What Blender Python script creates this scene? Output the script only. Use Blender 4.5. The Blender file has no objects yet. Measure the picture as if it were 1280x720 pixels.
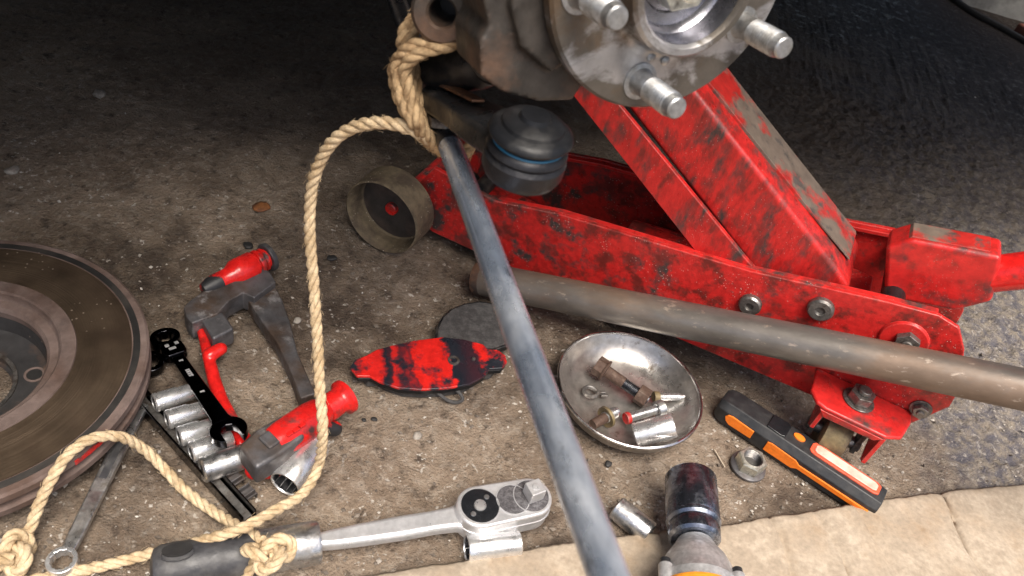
import bpy, bmesh, math, random
import numpy as np
from mathutils import Vector, Matrix
R = math.radians
random.seed(7)
scene = bpy.context.scene
COL = scene.collection

# ------------------------------------------------------------------ camera
H, PITCH, ROLL, FPX = 0.55, R(42), R(16), 1020.0
CAM = Vector((0, 0, H))
FW = Vector((0, math.cos(PITCH), -math.sin(PITCH)))
UP0 = Vector((0, math.sin(PITCH), math.cos(PITCH)))
RT0 = Vector((1, 0, 0))
RT = RT0 * math.cos(ROLL) + UP0 * math.sin(ROLL)
UP = -RT0 * math.sin(ROLL) + UP0 * math.cos(ROLL)
cd = bpy.data.cameras.new('camera')
cam = bpy.data.objects.new('camera', cd)
COL.objects.link(cam)
cd.sensor_width = 36.0
cd.lens = 36.0 * FPX / 1280.0
cd.clip_start, cd.clip_end = 0.01, 500.0
cd.dof.use_dof = True
cd.dof.focus_distance = 0.72
cd.dof.aperture_fstop = 14.0
cam.matrix_world = Matrix((
    (RT.x, UP.x, -FW.x, CAM.x), (RT.y, UP.y, -FW.y, CAM.y),
    (RT.z, UP.z, -FW.z, CAM.z), (0, 0, 0, 1)))
scene.camera = cam

# ------------------------------------------------------------------ sky, sun, exposure
SUN_EL, SUN_AZ = R(66), R(155)      # azimuth clockwise from +Y: sun behind the camera, to the right
world = bpy.data.worlds.new('World')
scene.world = world
world.use_nodes = True
wn = world.node_tree
wn.nodes.clear()
sky = wn.nodes.new('ShaderNodeTexSky')
sky.sky_type = 'NISHITA'
sky.sun_disc = False
sky.sun_elevation = SUN_EL
sky.sun_rotation = SUN_AZ
sky.air_density = 1.0
sky.dust_density = 6.0
sky.ozone_density = 1.0
bg = wn.nodes.new('ShaderNodeBackground')
bg.inputs['Strength'].default_value = 0.085
wo = wn.nodes.new('ShaderNodeOutputWorld')
wn.links.new(sky.outputs[0], bg.inputs[0])
wn.links.new(bg.outputs[0], wo.inputs[0])
sl = bpy.data.lights.new('sun', 'SUN')
sl.energy = 2.4
sl.angle = R(36)
sl.color = (1.0, 0.94, 0.85)
sun = bpy.data.objects.new('sun', sl)
COL.objects.link(sun)
sd = Vector((math.sin(SUN_AZ) * math.cos(SUN_EL), math.cos(SUN_AZ) * math.cos(SUN_EL), math.sin(SUN_EL)))
sun.rotation_euler = sd.to_track_quat('Z', 'Y').to_euler()
sun.location = (0, 0, 5)
scene.view_settings.view_transform = 'Standard'
scene.view_settings.look = 'None'
scene.view_settings.gamma = 1.0
scene.view_settings.use_curve_mapping = False
scene.view_settings.exposure = 1.0
scene.render.engine = 'CYCLES'


# ------------------------------------------------------------------ placing helpers
def ray(px, py):
    return FW + RT * ((px - 640) / FPX) + UP * (-(py - 360) / FPX)


def P(px, py, z=0.0):
    """the place in the yard at height z"""
    d = ray(px, py)
    return CAM + d * ((z - H) / d.z)


def D(px, py, dep):
    return CAM + ray(px, py) * dep


def frame(a, b, up=Vector((0, 0, 1))):
    """matrix: origin a, X towards b, Z as near to up as it gets; and the length in mm"""
    x = (b - a)
    ln = x.length
    x.normalize()
    y = up.cross(x).normalized()
    z = x.cross(y)
    m = Matrix(((x.x, y.x, z.x, a.x), (x.y, y.y, z.y, a.y), (x.z, y.z, z.z, a.z), (0, 0, 0, 1)))
    return m, ln * 1000


def axis_frame(o, n, ref=Vector((0, 0, 1))):
    """matrix: origin o, Z along n"""
    z = n.normalized()
    x = ref.cross(z)
    if x.length < 1e-4:
        x = Vector((1, 0, 0))
    x.normalize()
    y = z.cross(x)
    return Matrix(((x.x, y.x, z.x, o.x), (x.y, y.y, z.y, o.y), (x.z, y.z, z.z, o.z), (0, 0, 0, 1)))


def at(v, rz=0.0):
    return Matrix.Translation(v) @ Matrix.Rotation(rz, 4, 'Z')


# ------------------------------------------------------------------ materials
def mat(name, c1, c2=None, scale=40, lo=.45, hi=.6, detail=8, rough=(.5, .6), metal=(0, 0), bump=.15, bscale=250,
        vary=.25, specks=None, edge=None, c3=None, s3=150, lo3=.55, hi3=.65, aniso=None, spec=.5, dist=0.0, coat=0.0, gradx=None):
    m = bpy.data.materials.new(name)
    m.use_nodes = True
    nt = m.node_tree
    N, L = nt.nodes, nt.links
    bs = N['Principled BSDF']
    tc = N.new('ShaderNodeTexCoord')
    vec = tc.outputs['Object']
    oi = N.new('ShaderNodeObjectInfo')
    add = N.new('ShaderNodeVectorMath')
    add.operation = 'ADD'
    sc = N.new('ShaderNodeVectorMath')
    sc.operation = 'SCALE'
    cmb = N.new('ShaderNodeCombineXYZ')
    for i in range(3):
        L.new(oi.outputs['Random'], cmb.inputs[i])
    L.new(cmb.outputs[0], sc.inputs[0])
    sc.inputs['Scale'].default_value = 1.7
    L.new(vec, add.inputs[0])
    L.new(sc.outputs[0], add.inputs[1])
    vec = add.outputs[0]
    if aniso:
        mp = N.new('ShaderNodeMapping')
        mp.inputs['Scale'].default_value = aniso
        L.new(vec, mp.inputs[0])
        vec = mp.outputs[0]

    def noise(s, d=8, r=.6, ds=0.0):
        n = N.new('ShaderNodeTexNoise')
        n.inputs['Scale'].default_value = s
        n.inputs['Detail'].default_value = d
        n.inputs['Roughness'].default_value = r
        n.inputs['Distortion'].default_value = ds
        L.new(vec, n.inputs['Vector'])
        return n.outputs[0]

    def rng(v, a, b, c=0.0, d=1.0):
        n = N.new('ShaderNodeMapRange')
        n.inputs[1].default_value, n.inputs[2].default_value = a, b
        n.inputs[3].default_value, n.inputs[4].default_value = c, d
        L.new(v, n.inputs[0])
        return n.outputs[0]

    def mix(f, a, b, kind='RGBA', blend='MIX'):
        n = N.new('ShaderNodeMix')
        n.data_type = kind
        if kind == 'RGBA':
            n.blend_type = blend
        ia, ib, io = (6, 7, 2) if kind == 'RGBA' else (2, 3, 0)
        if hasattr(f, 'links'):
            L.new(f, n.inputs[0])
        else:
            n.inputs[0].default_value = f
        for i, v in ((ia, a), (ib, b)):
            if hasattr(v, 'links'):
                L.new(v, n.inputs[i])
            elif kind == 'RGBA':
                n.inputs[i].default_value = (*v, 1)
            else:
                n.inputs[i].default_value = v
        return n.outputs[io]
    col, rg, mt = c1, rough[0], metal[0]
    if c2:
        f = noise(scale, detail, .62, dist)
        if gradx:
            sx = N.new('ShaderNodeSeparateXYZ')
            L.new(tc.outputs['Object'], sx.inputs[0])
            g = rng(sx.outputs[0], gradx[0], gradx[1], gradx[2], gradx[3])
            ga = N.new('ShaderNodeMath')
            ga.operation = 'ADD'
            L.new(f, ga.inputs[0])
            L.new(g, ga.inputs[1])
            f = ga.outputs[0]
        f = rng(f, lo, hi)
        if edge:
            bv = N.new('ShaderNodeBevel')
            bv.inputs['Radius'].default_value = edge
            bv.samples = 4
            ge = N.new('ShaderNodeNewGeometry')
            dt = N.new('ShaderNodeVectorMath')
            dt.operation = 'DOT_PRODUCT'
            L.new(bv.outputs[0], dt.inputs[0])
            L.new(ge.outputs['Normal'], dt.inputs[1])
            e = rng(dt.outputs['Value'], .985, .86)
            en = rng(noise(scale * 3, 4), .35, .6)
            mu = N.new('ShaderNodeMath')
            mu.operation = 'MULTIPLY'
            L.new(e, mu.inputs[0])
            L.new(en, mu.inputs[1])
            edge = mu.outputs[0]
        col = mix(f, c1, c2)
        if rough[0] != rough[1]:
            rg = mix(f, rough[0], rough[1], 'FLOAT')
        if metal[0] != metal[1]:
            mt = mix(f, metal[0], metal[1], 'FLOAT')
    if c3:
        f3 = rng(noise(s3, 6, .65), lo3, hi3)
        col = mix(f3, col, c3)
    if edge:
        col = mix(edge, col, (.42, .21, .18))
    if vary:
        v = rng(noise(scale * 4.3, 6), .3, .7, 1 - vary, 1 + vary)
        vc = N.new('ShaderNodeCombineXYZ')
        for i in range(3):
            L.new(v, vc.inputs[i])
        col = mix(1.0, col, vc.outputs[0], 'RGBA', 'MULTIPLY')
    if specks:
        scol, ss, th = specks
        vo = N.new('ShaderNodeTexVoronoi')
        vo.inputs['Scale'].default_value = ss
        L.new(vec, vo.inputs['Vector'])
        f = rng(vo.outputs['Distance'], th, th * .6)
        g = rng(noise(ss * .08, 3), .5, .56)
        mu = N.new('ShaderNodeMath')
        mu.operation = 'MULTIPLY'
        L.new(f, mu.inputs[0])
        L.new(g, mu.inputs[1])
        col = mix(mu.outputs[0], col, scol)
    if hasattr(col, 'links'):
        L.new(col, bs.inputs['Base Color'])
    else:
        bs.inputs['Base Color'].default_value = (*col, 1)
    rn = rng(noise(scale * 2.1, 6), .3, .7, -.08, .1)
    ra = N.new('ShaderNodeMath')
    ra.operation = 'ADD'
    ra.use_clamp = True
    L.new(rn, ra.inputs[0])
    if hasattr(rg, 'links'):
        L.new(rg, ra.inputs[1])
    else:
        ra.inputs[1].default_value = rg
    L.new(ra.outputs[0], bs.inputs['Roughness'])
    if hasattr(mt, 'links'):
        L.new(mt, bs.inputs['Metallic'])
    else:
        bs.inputs['Metallic'].default_value = mt
    bs.inputs['Specular IOR Level'].default_value = spec
    if coat:
        bs.inputs['Coat Weight'].default_value = coat
    if bump:
        bp = N.new('ShaderNodeBump')
        bp.inputs['Strength'].default_value = bump
        bp.inputs['Distance'].default_value = .0012
        L.new(noise(bscale, 6, .6), bp.inputs['Height'])
        L.new(bp.outputs[0], bs.inputs['Normal'])
    return m


RED = (.53, .020, .018)
DK = (.012, .011, .011)
M = {}
M['red'] = mat('red_paint', RED, (.045, .03, .027), 24, .54, .66, rough=(.3, .6), bump=.2, bscale=160, edge=.0014,
               c3=(.22, .025, .018), s3=75, lo3=.55, hi3=.75, specks=((.5, .36, .32), 420, .12))
M['red_grimy'] = mat('red_paint_grimy', (.52, .020, .018), (.05, .035, .032), 40, .50, .62, rough=(.32, .65), bump=.3, bscale=170, gradx=(.10, .34, .05, -.09),
                     edge=.0018, c3=(.17, .02, .016), s3=48, lo3=.5, hi3=.62, specks=((.6, .45, .4), 380, .18))
M['red_arm'] = mat('red_paint_greasy', (.50, .020, .018), (.055, .036, .032), 30, .49, .63, rough=(.32, .6), bump=.3, bscale=150, edge=.0016,
                   aniso=(1.6, 1, .7), c3=(.20, .022, .018), s3=55, lo3=.5, hi3=.66, specks=((.5, .36, .32), 360, .13))
M['red_clean'] = mat('red_paint_fresh', (.60, .015, .013), (.06, .028, .026), 38, .57, .68, rough=(.24, .5), bump=.3, bscale=110, vary=.22, c3=(.25, .02, .016), s3=70, lo3=.58, hi3=.74)
M['arm_top'] = mat('worn_dusty_paint', (.15, .115, .09), (.42, .02, .016), 18, .50, .58, rough=(.65, .4), bump=.3, bscale=200,
                   c3=(.08, .065, .058), s3=70)
M['red_black'] = mat('red_and_black_iron', (.55, .014, .012), (.02, .02, .022), 30, .46, .5, rough=(.3, .5), bump=.25, bscale=130)
M['cast'] = mat('oily_cast_iron', (.055, .048, .042), (.115, .066, .042), 26, .48, .66, rough=(.42, .6), metal=(.35, .1), bump=.5, bscale=130, vary=.3)
M['cast_dark'] = mat('black_oily_iron', (.016, .017, .019), (.05, .042, .036), 34, .52, .66, rough=(.3, .5), metal=(.3, .1), bump=.35, bscale=120)
M['bracket'] = mat('grey_iron_casting', (.115, .112, .118), (.06, .04, .029), 18, .46, .6, rough=(.45, .65), metal=(.5, .2), bump=.6, bscale=120, vary=.35, c3=(.26, .25, .25), s3=55, lo3=.58, hi3=.72)
M['flange'] = mat('scraped_hub_steel', (.12, .105, .088), (.46, .455, .46), 15, .54, .60, rough=(.5, .35), metal=(.5, .85), bump=.35, bscale=160, dist=.6,
                  c3=(.13, .085, .05), s3=22, lo3=.52, hi3=.68)
M['bore'] = mat('machined_steel_bore', (.34, .34, .37), (.12, .11, .12), 30, .5, .7, rough=(.24, .35), metal=(.95, .9), bump=.08)
M['stud'] = mat('zinc_stud', (.44, .45, .46), (.22, .21, .19), 60, .45, .65, rough=(.38, .55), metal=(.9, .7), bump=.12)
M['chrome'] = mat('worn_chrome', (.82, .82, .82), (.66, .65, .63), 60, .54, .72, rough=(.28, .42), metal=(.85, .75), bump=.06, bscale=200, vary=.12)
M['chrome_dull'] = mat('dull_chrome', (.58, .58, .58), (.19, .17, .15), 70, .5, .68, rough=(.3, .5), metal=(.95, .6), bump=.2, bscale=260)
M['satin'] = mat('satin_steel', (.66, .66, .67), (.50, .49, .48), 50, .5, .7, rough=(.34, .44), metal=(.62, .6), bump=.08, bscale=220, vary=.12)
M['black_chrome'] = mat('black_chrome', (.045, .045, .05), (.10, .10, .11), 80, .55, .7, rough=(.12, .22), metal=(1, 1), bump=.04)
M['mark'] = mat('bare_steel_marking', (.62, .62, .62), rough=(.4, .4), metal=(.6, .6), bump=0)
M['rod'] = mat('blued_steel_rod', (.40, .48, .61), (.80, .85, .92), 34, .42, .66, rough=(.24, .34), metal=(.82, .72), bump=.06, bscale=120, vary=.12,
               aniso=(.5, 1, 1), c3=(.10, .11, .13), s3=120, lo3=.61, hi3=.74)
M['rod_dark'] = mat('dirty_dark_rod', (.028, .032, .04), (.16, .17, .19), 60, .58, .7, rough=(.3, .4), metal=(.7, .8), bump=.2)
M['pipe'] = mat('weathered_pipe', (.17, .155, .14), (.17, .122, .09), 14, .5, .64, rough=(.38, .55), metal=(.55, .35), bump=.2, bscale=220,
                aniso=(.45, 1, 1), c3=(.34, .28, .23), s3=170, lo3=.60, hi3=.68)
M['rust'] = mat('rusty_iron', (.12, .062, .038), (.055, .038, .032), 60, .45, .6, rough=(.8, .7), metal=(.2, .3), bump=.6, bscale=300)
M['disc_face'] = mat('heat_stained_disc_face', (.075, .050, .036), (.115, .082, .055), 8, .4, .62, rough=(.36, .45), metal=(.7, .6), bump=.12,
                     specks=((.40, .32, .25), 190, .17), vary=.3)
M['disc_band'] = mat('dark_disc_band', (.028, .027, .026), (.05, .043, .038), 14, .5, .65, rough=(.5, .6), metal=(.3, .2), bump=.25, specks=((.4, .3, .25), 200, .14))
M['disc_rust'] = mat('light_rust_iron', (.175, .128, .112), (.10, .062, .048), 18, .45, .62, rough=(.68, .75), metal=(.2, .1), bump=.5, bscale=240)
M['disc_hat'] = mat('black_rusty_hat', (.055, .053, .054), (.15, .085, .055), 16, .5, .66, rough=(.5, .7), metal=(.3, .1), bump=.45, bscale=150, specks=((.42, .34, .27), 170, .16))
M['wheel'] = mat('dusty_iron_wheel', (.155, .12, .075), (.085, .062, .042), 40, .45, .62, rough=(.8, .75), metal=(.1, .1), bump=.6, bscale=240,
                 specks=((.5, .44, .36), 330, .2))
M['wheel_in'] = mat('shaded_wheel_web', (.04, .034, .031), (.075, .055, .045), 35, .45, .62, rough=(.6, .7), bump=.3)  # inside of the wheel cup, its shade put into the darker colour
M['brass'] = mat('tan_caster_metal', (.19, .145, .075), (.10, .075, .05), 50, .45, .6, rough=(.55, .7), metal=(.3, .2), bump=.4)
M['bolt'] = mat('oily_bolt_steel', (.24, .23, .22), (.07, .055, .045), 90, .45, .62, rough=(.38, .6), metal=(.85, .5), bump=.25)
M['bolt_rust'] = mat('rusty_bolt', (.085, .05, .036), (.15, .105, .08), 120, .5, .66, rough=(.7, .6), metal=(.3, .4), bump=.5, bscale=350)
M['thread'] = mat('dark_bolt_thread', (.05, .052, .06), (.16, .16, .17), 120, .5, .66, rough=(.35, .4), metal=(.8, .9), bump=.2)
M['zinc'] = mat('bright_zinc', (.66, .67, .68), (.42, .41, .38), 120, .5, .66, rough=(.3, .42), metal=(.95, .8), bump=.1)
M['nut_zinc'] = mat('yellowed_zinc_nut', (.66, .66, .58), (.22, .20, .17), 110, .52, .68, rough=(.35, .5), metal=(.85, .6), bump=.25)
M['dish'] = mat('smoky_steel_dish', (.50, .48, .46), (.28, .25, .22), 26, .42, .7, rough=(.26, .45), metal=(.92, .75), bump=.1, bscale=120,
                c3=(.16, .13, .105), s3=90, lo3=.6, hi3=.72)
M['dish_rim'] = mat('bright_rolled_rim', (.72, .72, .72), (.4, .39, .37), 60, .5, .7, rough=(.18, .3), metal=(1, .9), bump=.05)
M['plastic'] = mat('black_plastic', (.018, .019, .021), (.03, .03, .031), 60, .45, .6, rough=(.42, .55), bump=.1, bscale=500)
M['plastic_gloss'] = mat('glossy_black_plastic', (.012, .013, .015), rough=(.2, .2), bump=.02)
M['orange'] = mat('orange_rubber', (.86, .20, .015), (.55, .13, .02), 70, .55, .75, rough=(.5, .6), bump=.12, vary=.12)
M['lens'] = mat('milky_red_lens', (.72, .50, .42), (.72, .22, .14), 30, .5, .7, rough=(.3, .35), bump=.06, vary=.15)
M['lens_red'] = mat('red_lens_frame', (.66, .10, .05), rough=(.3, .3), bump=.05)
M['grip'] = mat('dark_grey_grip', (.040, .040, .044), (.07, .068, .068), 50, .48, .62, rough=(.45, .6), bump=.25, bscale=300)
M['knurl'] = mat('stippled_steel', (.20, .195, .205), (.09, .085, .09), 300, .42, .58, rough=(.5, .6), metal=(.8, .7), bump=.6, bscale=900)
M['alloy'] = mat('cast_aluminium', (.58, .58, .58), (.42, .42, .42), 60, .45, .62, rough=(.38, .48), metal=(.6, .6), bump=.2, bscale=320)
M['tool_orange'] = mat('orange_yellow_plastic', (.82, .31, .03), (.6, .2, .03), 50, .52, .7, rough=(.4, .5), bump=.1)
M['rope'] = mat('jute_fibre', (.66, .52, .34), (.44, .315, .18), 90, .42, .66, rough=(.9, .9), bump=.8, bscale=900, vary=.2, spec=.2)
M['rope_dirty'] = mat('grubby_jute_fibre', (.53, .375, .215), (.24, .15, .078), 80, .44, .64, rough=(.9, .9), bump=.8, bscale=900, vary=.2, spec=.2)
M['blue'] = mat('blue_seal', (.03, .16, .28), rough=(.3, .3), bump=.05)
M['rubber'] = mat('black_rubber', (.008, .0085, .010), (.035, .034, .033), 30, .5, .68, rough=(.34, .55), bump=.3, bscale=90, spec=.25)
M['housing'] = mat('dirty_ball_joint_steel', (.022, .022, .025), (.07, .066, .062), 30, .5, .68, rough=(.34, .5), metal=(.4, .4), bump=.35, spec=.3)
M['copper'] = mat('bronze_plate', (.30, .155, .09), (.12, .07, .05), 60, .5, .65, rough=(.4, .5), metal=(.8, .6), bump=.2)
M['pad'] = mat('dark_friction_lining', (.043, .041, .041), (.07, .067, .066), 120, .45, .6, rough=(.7, .8), bump=.4, bscale=400)
M['body'] = mat('white_body_paint', (.76, .76, .75), rough=(.35, .35), bump=0, vary=0, coat=.5)  # white picked so the unseen car side serves as a bright reflector
M['under'] = mat('black_underseal', (.014, .013, .012), (.03, .025, .02), 20, .45, .6, rough=(.8, .85), bump=.6)
M['kerb'] = mat('pale_kerb_concrete', (.40, .385, .35), (.25, .24, .22), 12, .45, .65, rough=(.85, .9), bump=.4)
M['terracotta'] = mat('faded_red_brick', (.36, .13, .085), (.25, .1, .07), 20, .45, .6, rough=(.85, .85), bump=.4)
M['leaf'] = mat('dry_leaf', (.26, .10, .03), (.15, .055, .02), 90, .45, .6, rough=(.7, .7), bump=.4)
M['pebble'] = mat('pale_pebble', (.36, .33, .29), (.25, .22, .19), 90, .45, .6, rough=(.8, .8), bump=.4, bscale=400)
M['dark_chip'] = mat('dark_chip', (.022, .021, .021), rough=(.6, .6), bump=.2)


# ------------------------------------------------------------------ mesh helpers (local units: millimetres)
class MB:
    def __init__(self, s=.001):
        self.v, self.f, self.s = [], [], s

    def add(self, vs, fs, m=None):
        o = len(self.v)
        self.v += [(m @ Vector(v)) if m else Vector(v) for v in vs]
        self.f += [tuple(i + o for i in f) for f in fs]
        return self

    def box(self, x0, x1, y0, y1, z0, z1, m=None):
        vs = [(x, y, z) for x in (x0, x1) for y in (y0, y1) for z in (z0, z1)]
        return self.add(vs, [(0, 1, 3, 2), (4, 6, 7, 5), (0, 4, 5, 1), (2, 3, 7, 6), (0, 2, 6, 4), (1, 5, 7, 3)], m)

    def prism(self, poly, h0, h1, axes='xyz', m=None):
        """polygon in the plane of the first two axes, extruded along the third"""
        a, b, c = ('xyz'.index(k) for k in axes)
        n = len(poly)
        vs = []
        for h in (h0, h1):
            for p in poly:
                q = [0, 0, 0]
                q[a], q[b], q[c] = p[0], p[1], h
                vs.append(q)
        fs = [tuple(range(n)), tuple(range(2 * n - 1, n - 1, -1))]
        fs += [(i, i + n, (i + 1) % n + n, (i + 1) % n) for i in range(n)]
        return self.add(vs, fs, m)

    def lathe(self, prof, n=32, m=None, closed=False):
        """(r, z) profile turned about Z; r = 0 ends close it"""
        vs, fs, rows = [], [], []
        for r, z in prof:
            if r <= 1e-6:
                rows.append([len(vs)])
                vs.append((0, 0, z))
            else:
                rows.append(list(range(len(vs), len(vs) + n)))
                vs += [(r * math.cos(2 * math.pi * i / n), r * math.sin(2 * math.pi * i / n), z) for i in range(n)]
        if closed:
            rows.append(rows[0])
        for a, b in zip(rows, rows[1:]):
            for i in range(n):
                j = (i + 1) % n
                if len(a) == 1 and len(b) > 1:
                    fs.append((a[0], b[i], b[j]))
                elif len(b) == 1 and len(a) > 1:
                    fs.append((a[i], b[0], a[j]))
                elif len(a) > 1:
                    fs.append((a[i], b[i], b[j], a[j]))
        return self.add(vs, fs, m)

    def cyl(self, p0, p1, r0, r1=None, n=20, cap=True):
        p0, p1 = Vector(p0), Vector(p1)
        r1 = r0 if r1 is None else r1
        ln = (p1 - p0).length
        pr = [(r0, 0), (r1, ln)]
        if cap:
            pr = [(0, 0)] + pr + [(0, ln)]
        return self.lathe(pr, n, axis_frame(p0, p1 - p0, Vector((.02, .99, .1))))

    def capsule(self, p0, p1, r0, r1, n=16):
        p0, p1 = Vector(p0), Vector(p1)
        ln = (p1 - p0).length
        pr = [(0, -r0)] + [(r0 * math.cos(t), -r0 * math.sin(t)) for t in (1.2, .8, .4)] + [(r0, 0), (r1, ln)]
        pr += [(r1 * math.cos(t), ln + r1 * math.sin(t)) for t in (.4, .8, 1.2)] + [(0, ln + r1)]
        return self.lathe(pr, n, axis_frame(p0, p1 - p0, Vector((.02, .99, .1))))

    def sweep(self, path, r, n=10, prof=None, cap=True):
        """tube along points (Vectors, mm); r a number or list"""
        k = len(path)
        up = Vector((.13, .2, .97))
        vs = []
        for i, p in enumerate(path):
            t = (path[min(i + 1, k - 1)] - path[max(i - 1, 0)]).normalized()
            x = up.cross(t)
            if x.length < .05:
                x = Vector((1, 0, 0)).cross(t)
            x.normalize()
            up = t.cross(x)
            rr = r[i] if isinstance(r, (list, tuple)) else r
            for j in range(n):
                a = 2 * math.pi * j / n
                vs.append(p + (x * math.cos(a) + up * math.sin(a)) * rr)
        fs = [(i * n + j, i * n + (j + 1) % n, (i + 1) * n + (j + 1) % n, (i + 1) * n + j) for i in range(k - 1) for j in range(n)]
        if cap:
            fs += [tuple(range(n - 1, -1, -1)), tuple((k - 1) * n + j for j in range(n))]
        return self.add(vs, fs)

    def build(self, name, material, parent=None, mw=None, bevel=0, remesh=0, seg=2, ang=35, flat=False, subsurf=0):
        me = bpy.data.meshes.new(name)
        me.from_pydata([tuple(v * self.s) for v in self.v], [], self.f)
        bm = bmesh.new()
        bm.from_mesh(me)
        bmesh.ops.remove_doubles(bm, verts=bm.verts, dist=1e-6)
        bmesh.ops.recalc_face_normals(bm, faces=bm.faces)
        for f in bm.faces:
            f.smooth = not flat
        if not bevel and not remesh and not subsurf:
            for e in bm.edges:
                if len(e.link_faces) == 2 and e.calc_face_angle(0) > R(ang):
                    e.smooth = False
        bm.to_mesh(me)
        bm.free()
        me.materials.append(material)
        o = bpy.data.objects.new(name, me)
        COL.objects.link(o)
        if parent:
            o.parent = parent
        if mw is not None:
            if parent:
                o.matrix_local = mw
            else:
                o.matrix_world = mw
        if remesh:
            md = o.modifiers.new('remesh', 'REMESH')
            md.mode = 'VOXEL'
            md.voxel_size = remesh * self.s
            md.use_smooth_shade = True
            sm = o.modifiers.new('smooth', 'SMOOTH')
            sm.iterations = 6
        if bevel:
            md = o.modifiers.new('bevel', 'BEVEL')
            md.width = bevel * self.s
            md.segments = seg
            md.limit_method = 'ANGLE'
            md.angle_limit = R(30)
            md.harden_normals = True
        if subsurf:
            md = o.modifiers.new('subsurf', 'SUBSURF')
            md.levels = md.render_levels = subsurf
        return o


def tag(o, label, cat, group=None, kind=None):
    o['label'] = label
    o['category'] = cat
    if group:
        o['group'] = group
    if kind:
        o['kind'] = kind
    return o


def thing(name, mw, label, cat, group=None):
    o = bpy.data.objects.new(name, None)
    o.empty_display_size = .02
    COL.objects.link(o)
    o.matrix_world = mw
    return tag(o, label, cat, group)


def ngon(n, r, rot=0.0, cx=0.0, cy=0.0):
    return [(cx + r * math.cos(rot + 2 * math.pi * i / n), cy + r * math.sin(rot + 2 * math.pi * i / n)) for i in range(n)]


def smooth_path(pts, n):
    """Catmull-Rom through points, n steps a span"""
    p = [pts[0] * 2 - pts[1]] + list(pts) + [pts[-1] * 2 - pts[-2]]
    out = []
    for i in range(1, len(p) - 2):
        for k in range(n):
            t = k / n
            a, b, c, d = p[i - 1], p[i], p[i + 1], p[i + 2]
            out.append(.5 * ((2 * b) + (c - a) * t + (2 * a - 5 * b + 4 * c - d) * t * t + (3 * b - a - 3 * c + d) * t ** 3))
    out.append(pts[-1].copy())
    return out


def resample(path, step):
    out = [path[0].copy()]
    acc = 0.0
    for a, b in zip(path, path[1:]):
        ln = (b - a).length
        if ln < 1e-9:
            continue
        s = step - acc
        while s <= ln:
            out.append(a.lerp(b, s / ln))
            s += step
        acc = (acc + ln) % step
    return out


# ------------------------------------------------------------------ ground
def vnoise(x, y, seed):
    rs = np.random.RandomState(seed)
    T = rs.rand(256, 256)
    xi, yi = np.floor(x).astype(int), np.floor(y).astype(int)
    fx, fy = x - xi, y - yi
    fx, fy = fx * fx * (3 - 2 * fx), fy * fy * (3 - 2 * fy)
    g = lambda i, j: T[i % 256, j % 256]
    return (g(xi, yi) * (1 - fx) + g(xi + 1, yi) * fx) * (1 - fy) + (g(xi, yi + 1) * (1 - fx) + g(xi + 1, yi + 1) * fx) * fy


def fbm(x, y, s, octs, seed):
    h, a, t = 0, 1, 0
    for k in range(octs):
        h = h + a * vnoise(x * s + 17.3 * k, y * s + 9.1 * k, seed + k)
        t += a
        a *= .55
        s *= 2.03
    return h / t


def graded(a, b, far0, far1, step):
    core = list(np.arange(a, b, step))
    lo, hi, st = [a], [b], step
    x, st = a, step
    while x > far0:
        st *= 1.18
        x -= st
        lo.append(x)
    x, st = b, step
    while x < far1:
        st *= 1.18
        x += st
        hi.append(x)
    return np.array(sorted(set(lo[1:] + core + hi)))


gx, gy = graded(-.62, .80, -60, 60, .0036), graded(.16, 1.25, -60, 90, .0036)
X, Y = np.meshgrid(gx, gy, indexing='ij')
rgt = np.clip((X * .9 + Y * .15 - .42) / .12, 0, 1)                 # coarser stone to the right
near = np.clip(1.6 - np.hypot(X - .1, Y - .6), .25, 1)
h = fbm(X, Y, 14, 3, 3) * .004 + fbm(X, Y, 70, 3, 11) * .0036 * (1 + 1.0 * rgt) + fbm(X, Y, 170, 2, 23) * .0030 * (1 + 1.8 * rgt)
Z = (h - .0068 - .003 * rgt) * near - .0005
nx, ny = len(gx), len(gy)
co = np.stack([X, Y, Z], -1).reshape(-1, 3)
ii = (np.arange(nx - 1)[:, None] * ny + np.arange(ny - 1)[None]).reshape(-1)
quads = np.stack([ii, ii + ny, ii + ny + 1, ii + 1], -1)
me = bpy.data.meshes.new('ground')
me.vertices.add(len(co))
me.vertices.foreach_set('co', co.reshape(-1))
me.loops.add(quads.size)
me.loops.foreach_set('vertex_index', quads.reshape(-1))
me.polygons.add(len(quads))
me.polygons.foreach_set('loop_start', np.arange(0, quads.size, 4))
me.polygons.foreach_set('use_smooth', np.ones(len(quads), bool))
me.update()
me.validate()
ground = bpy.data.objects.new('ground', me)
COL.objects.link(ground)
ground['kind'] = 'structure'


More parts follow.
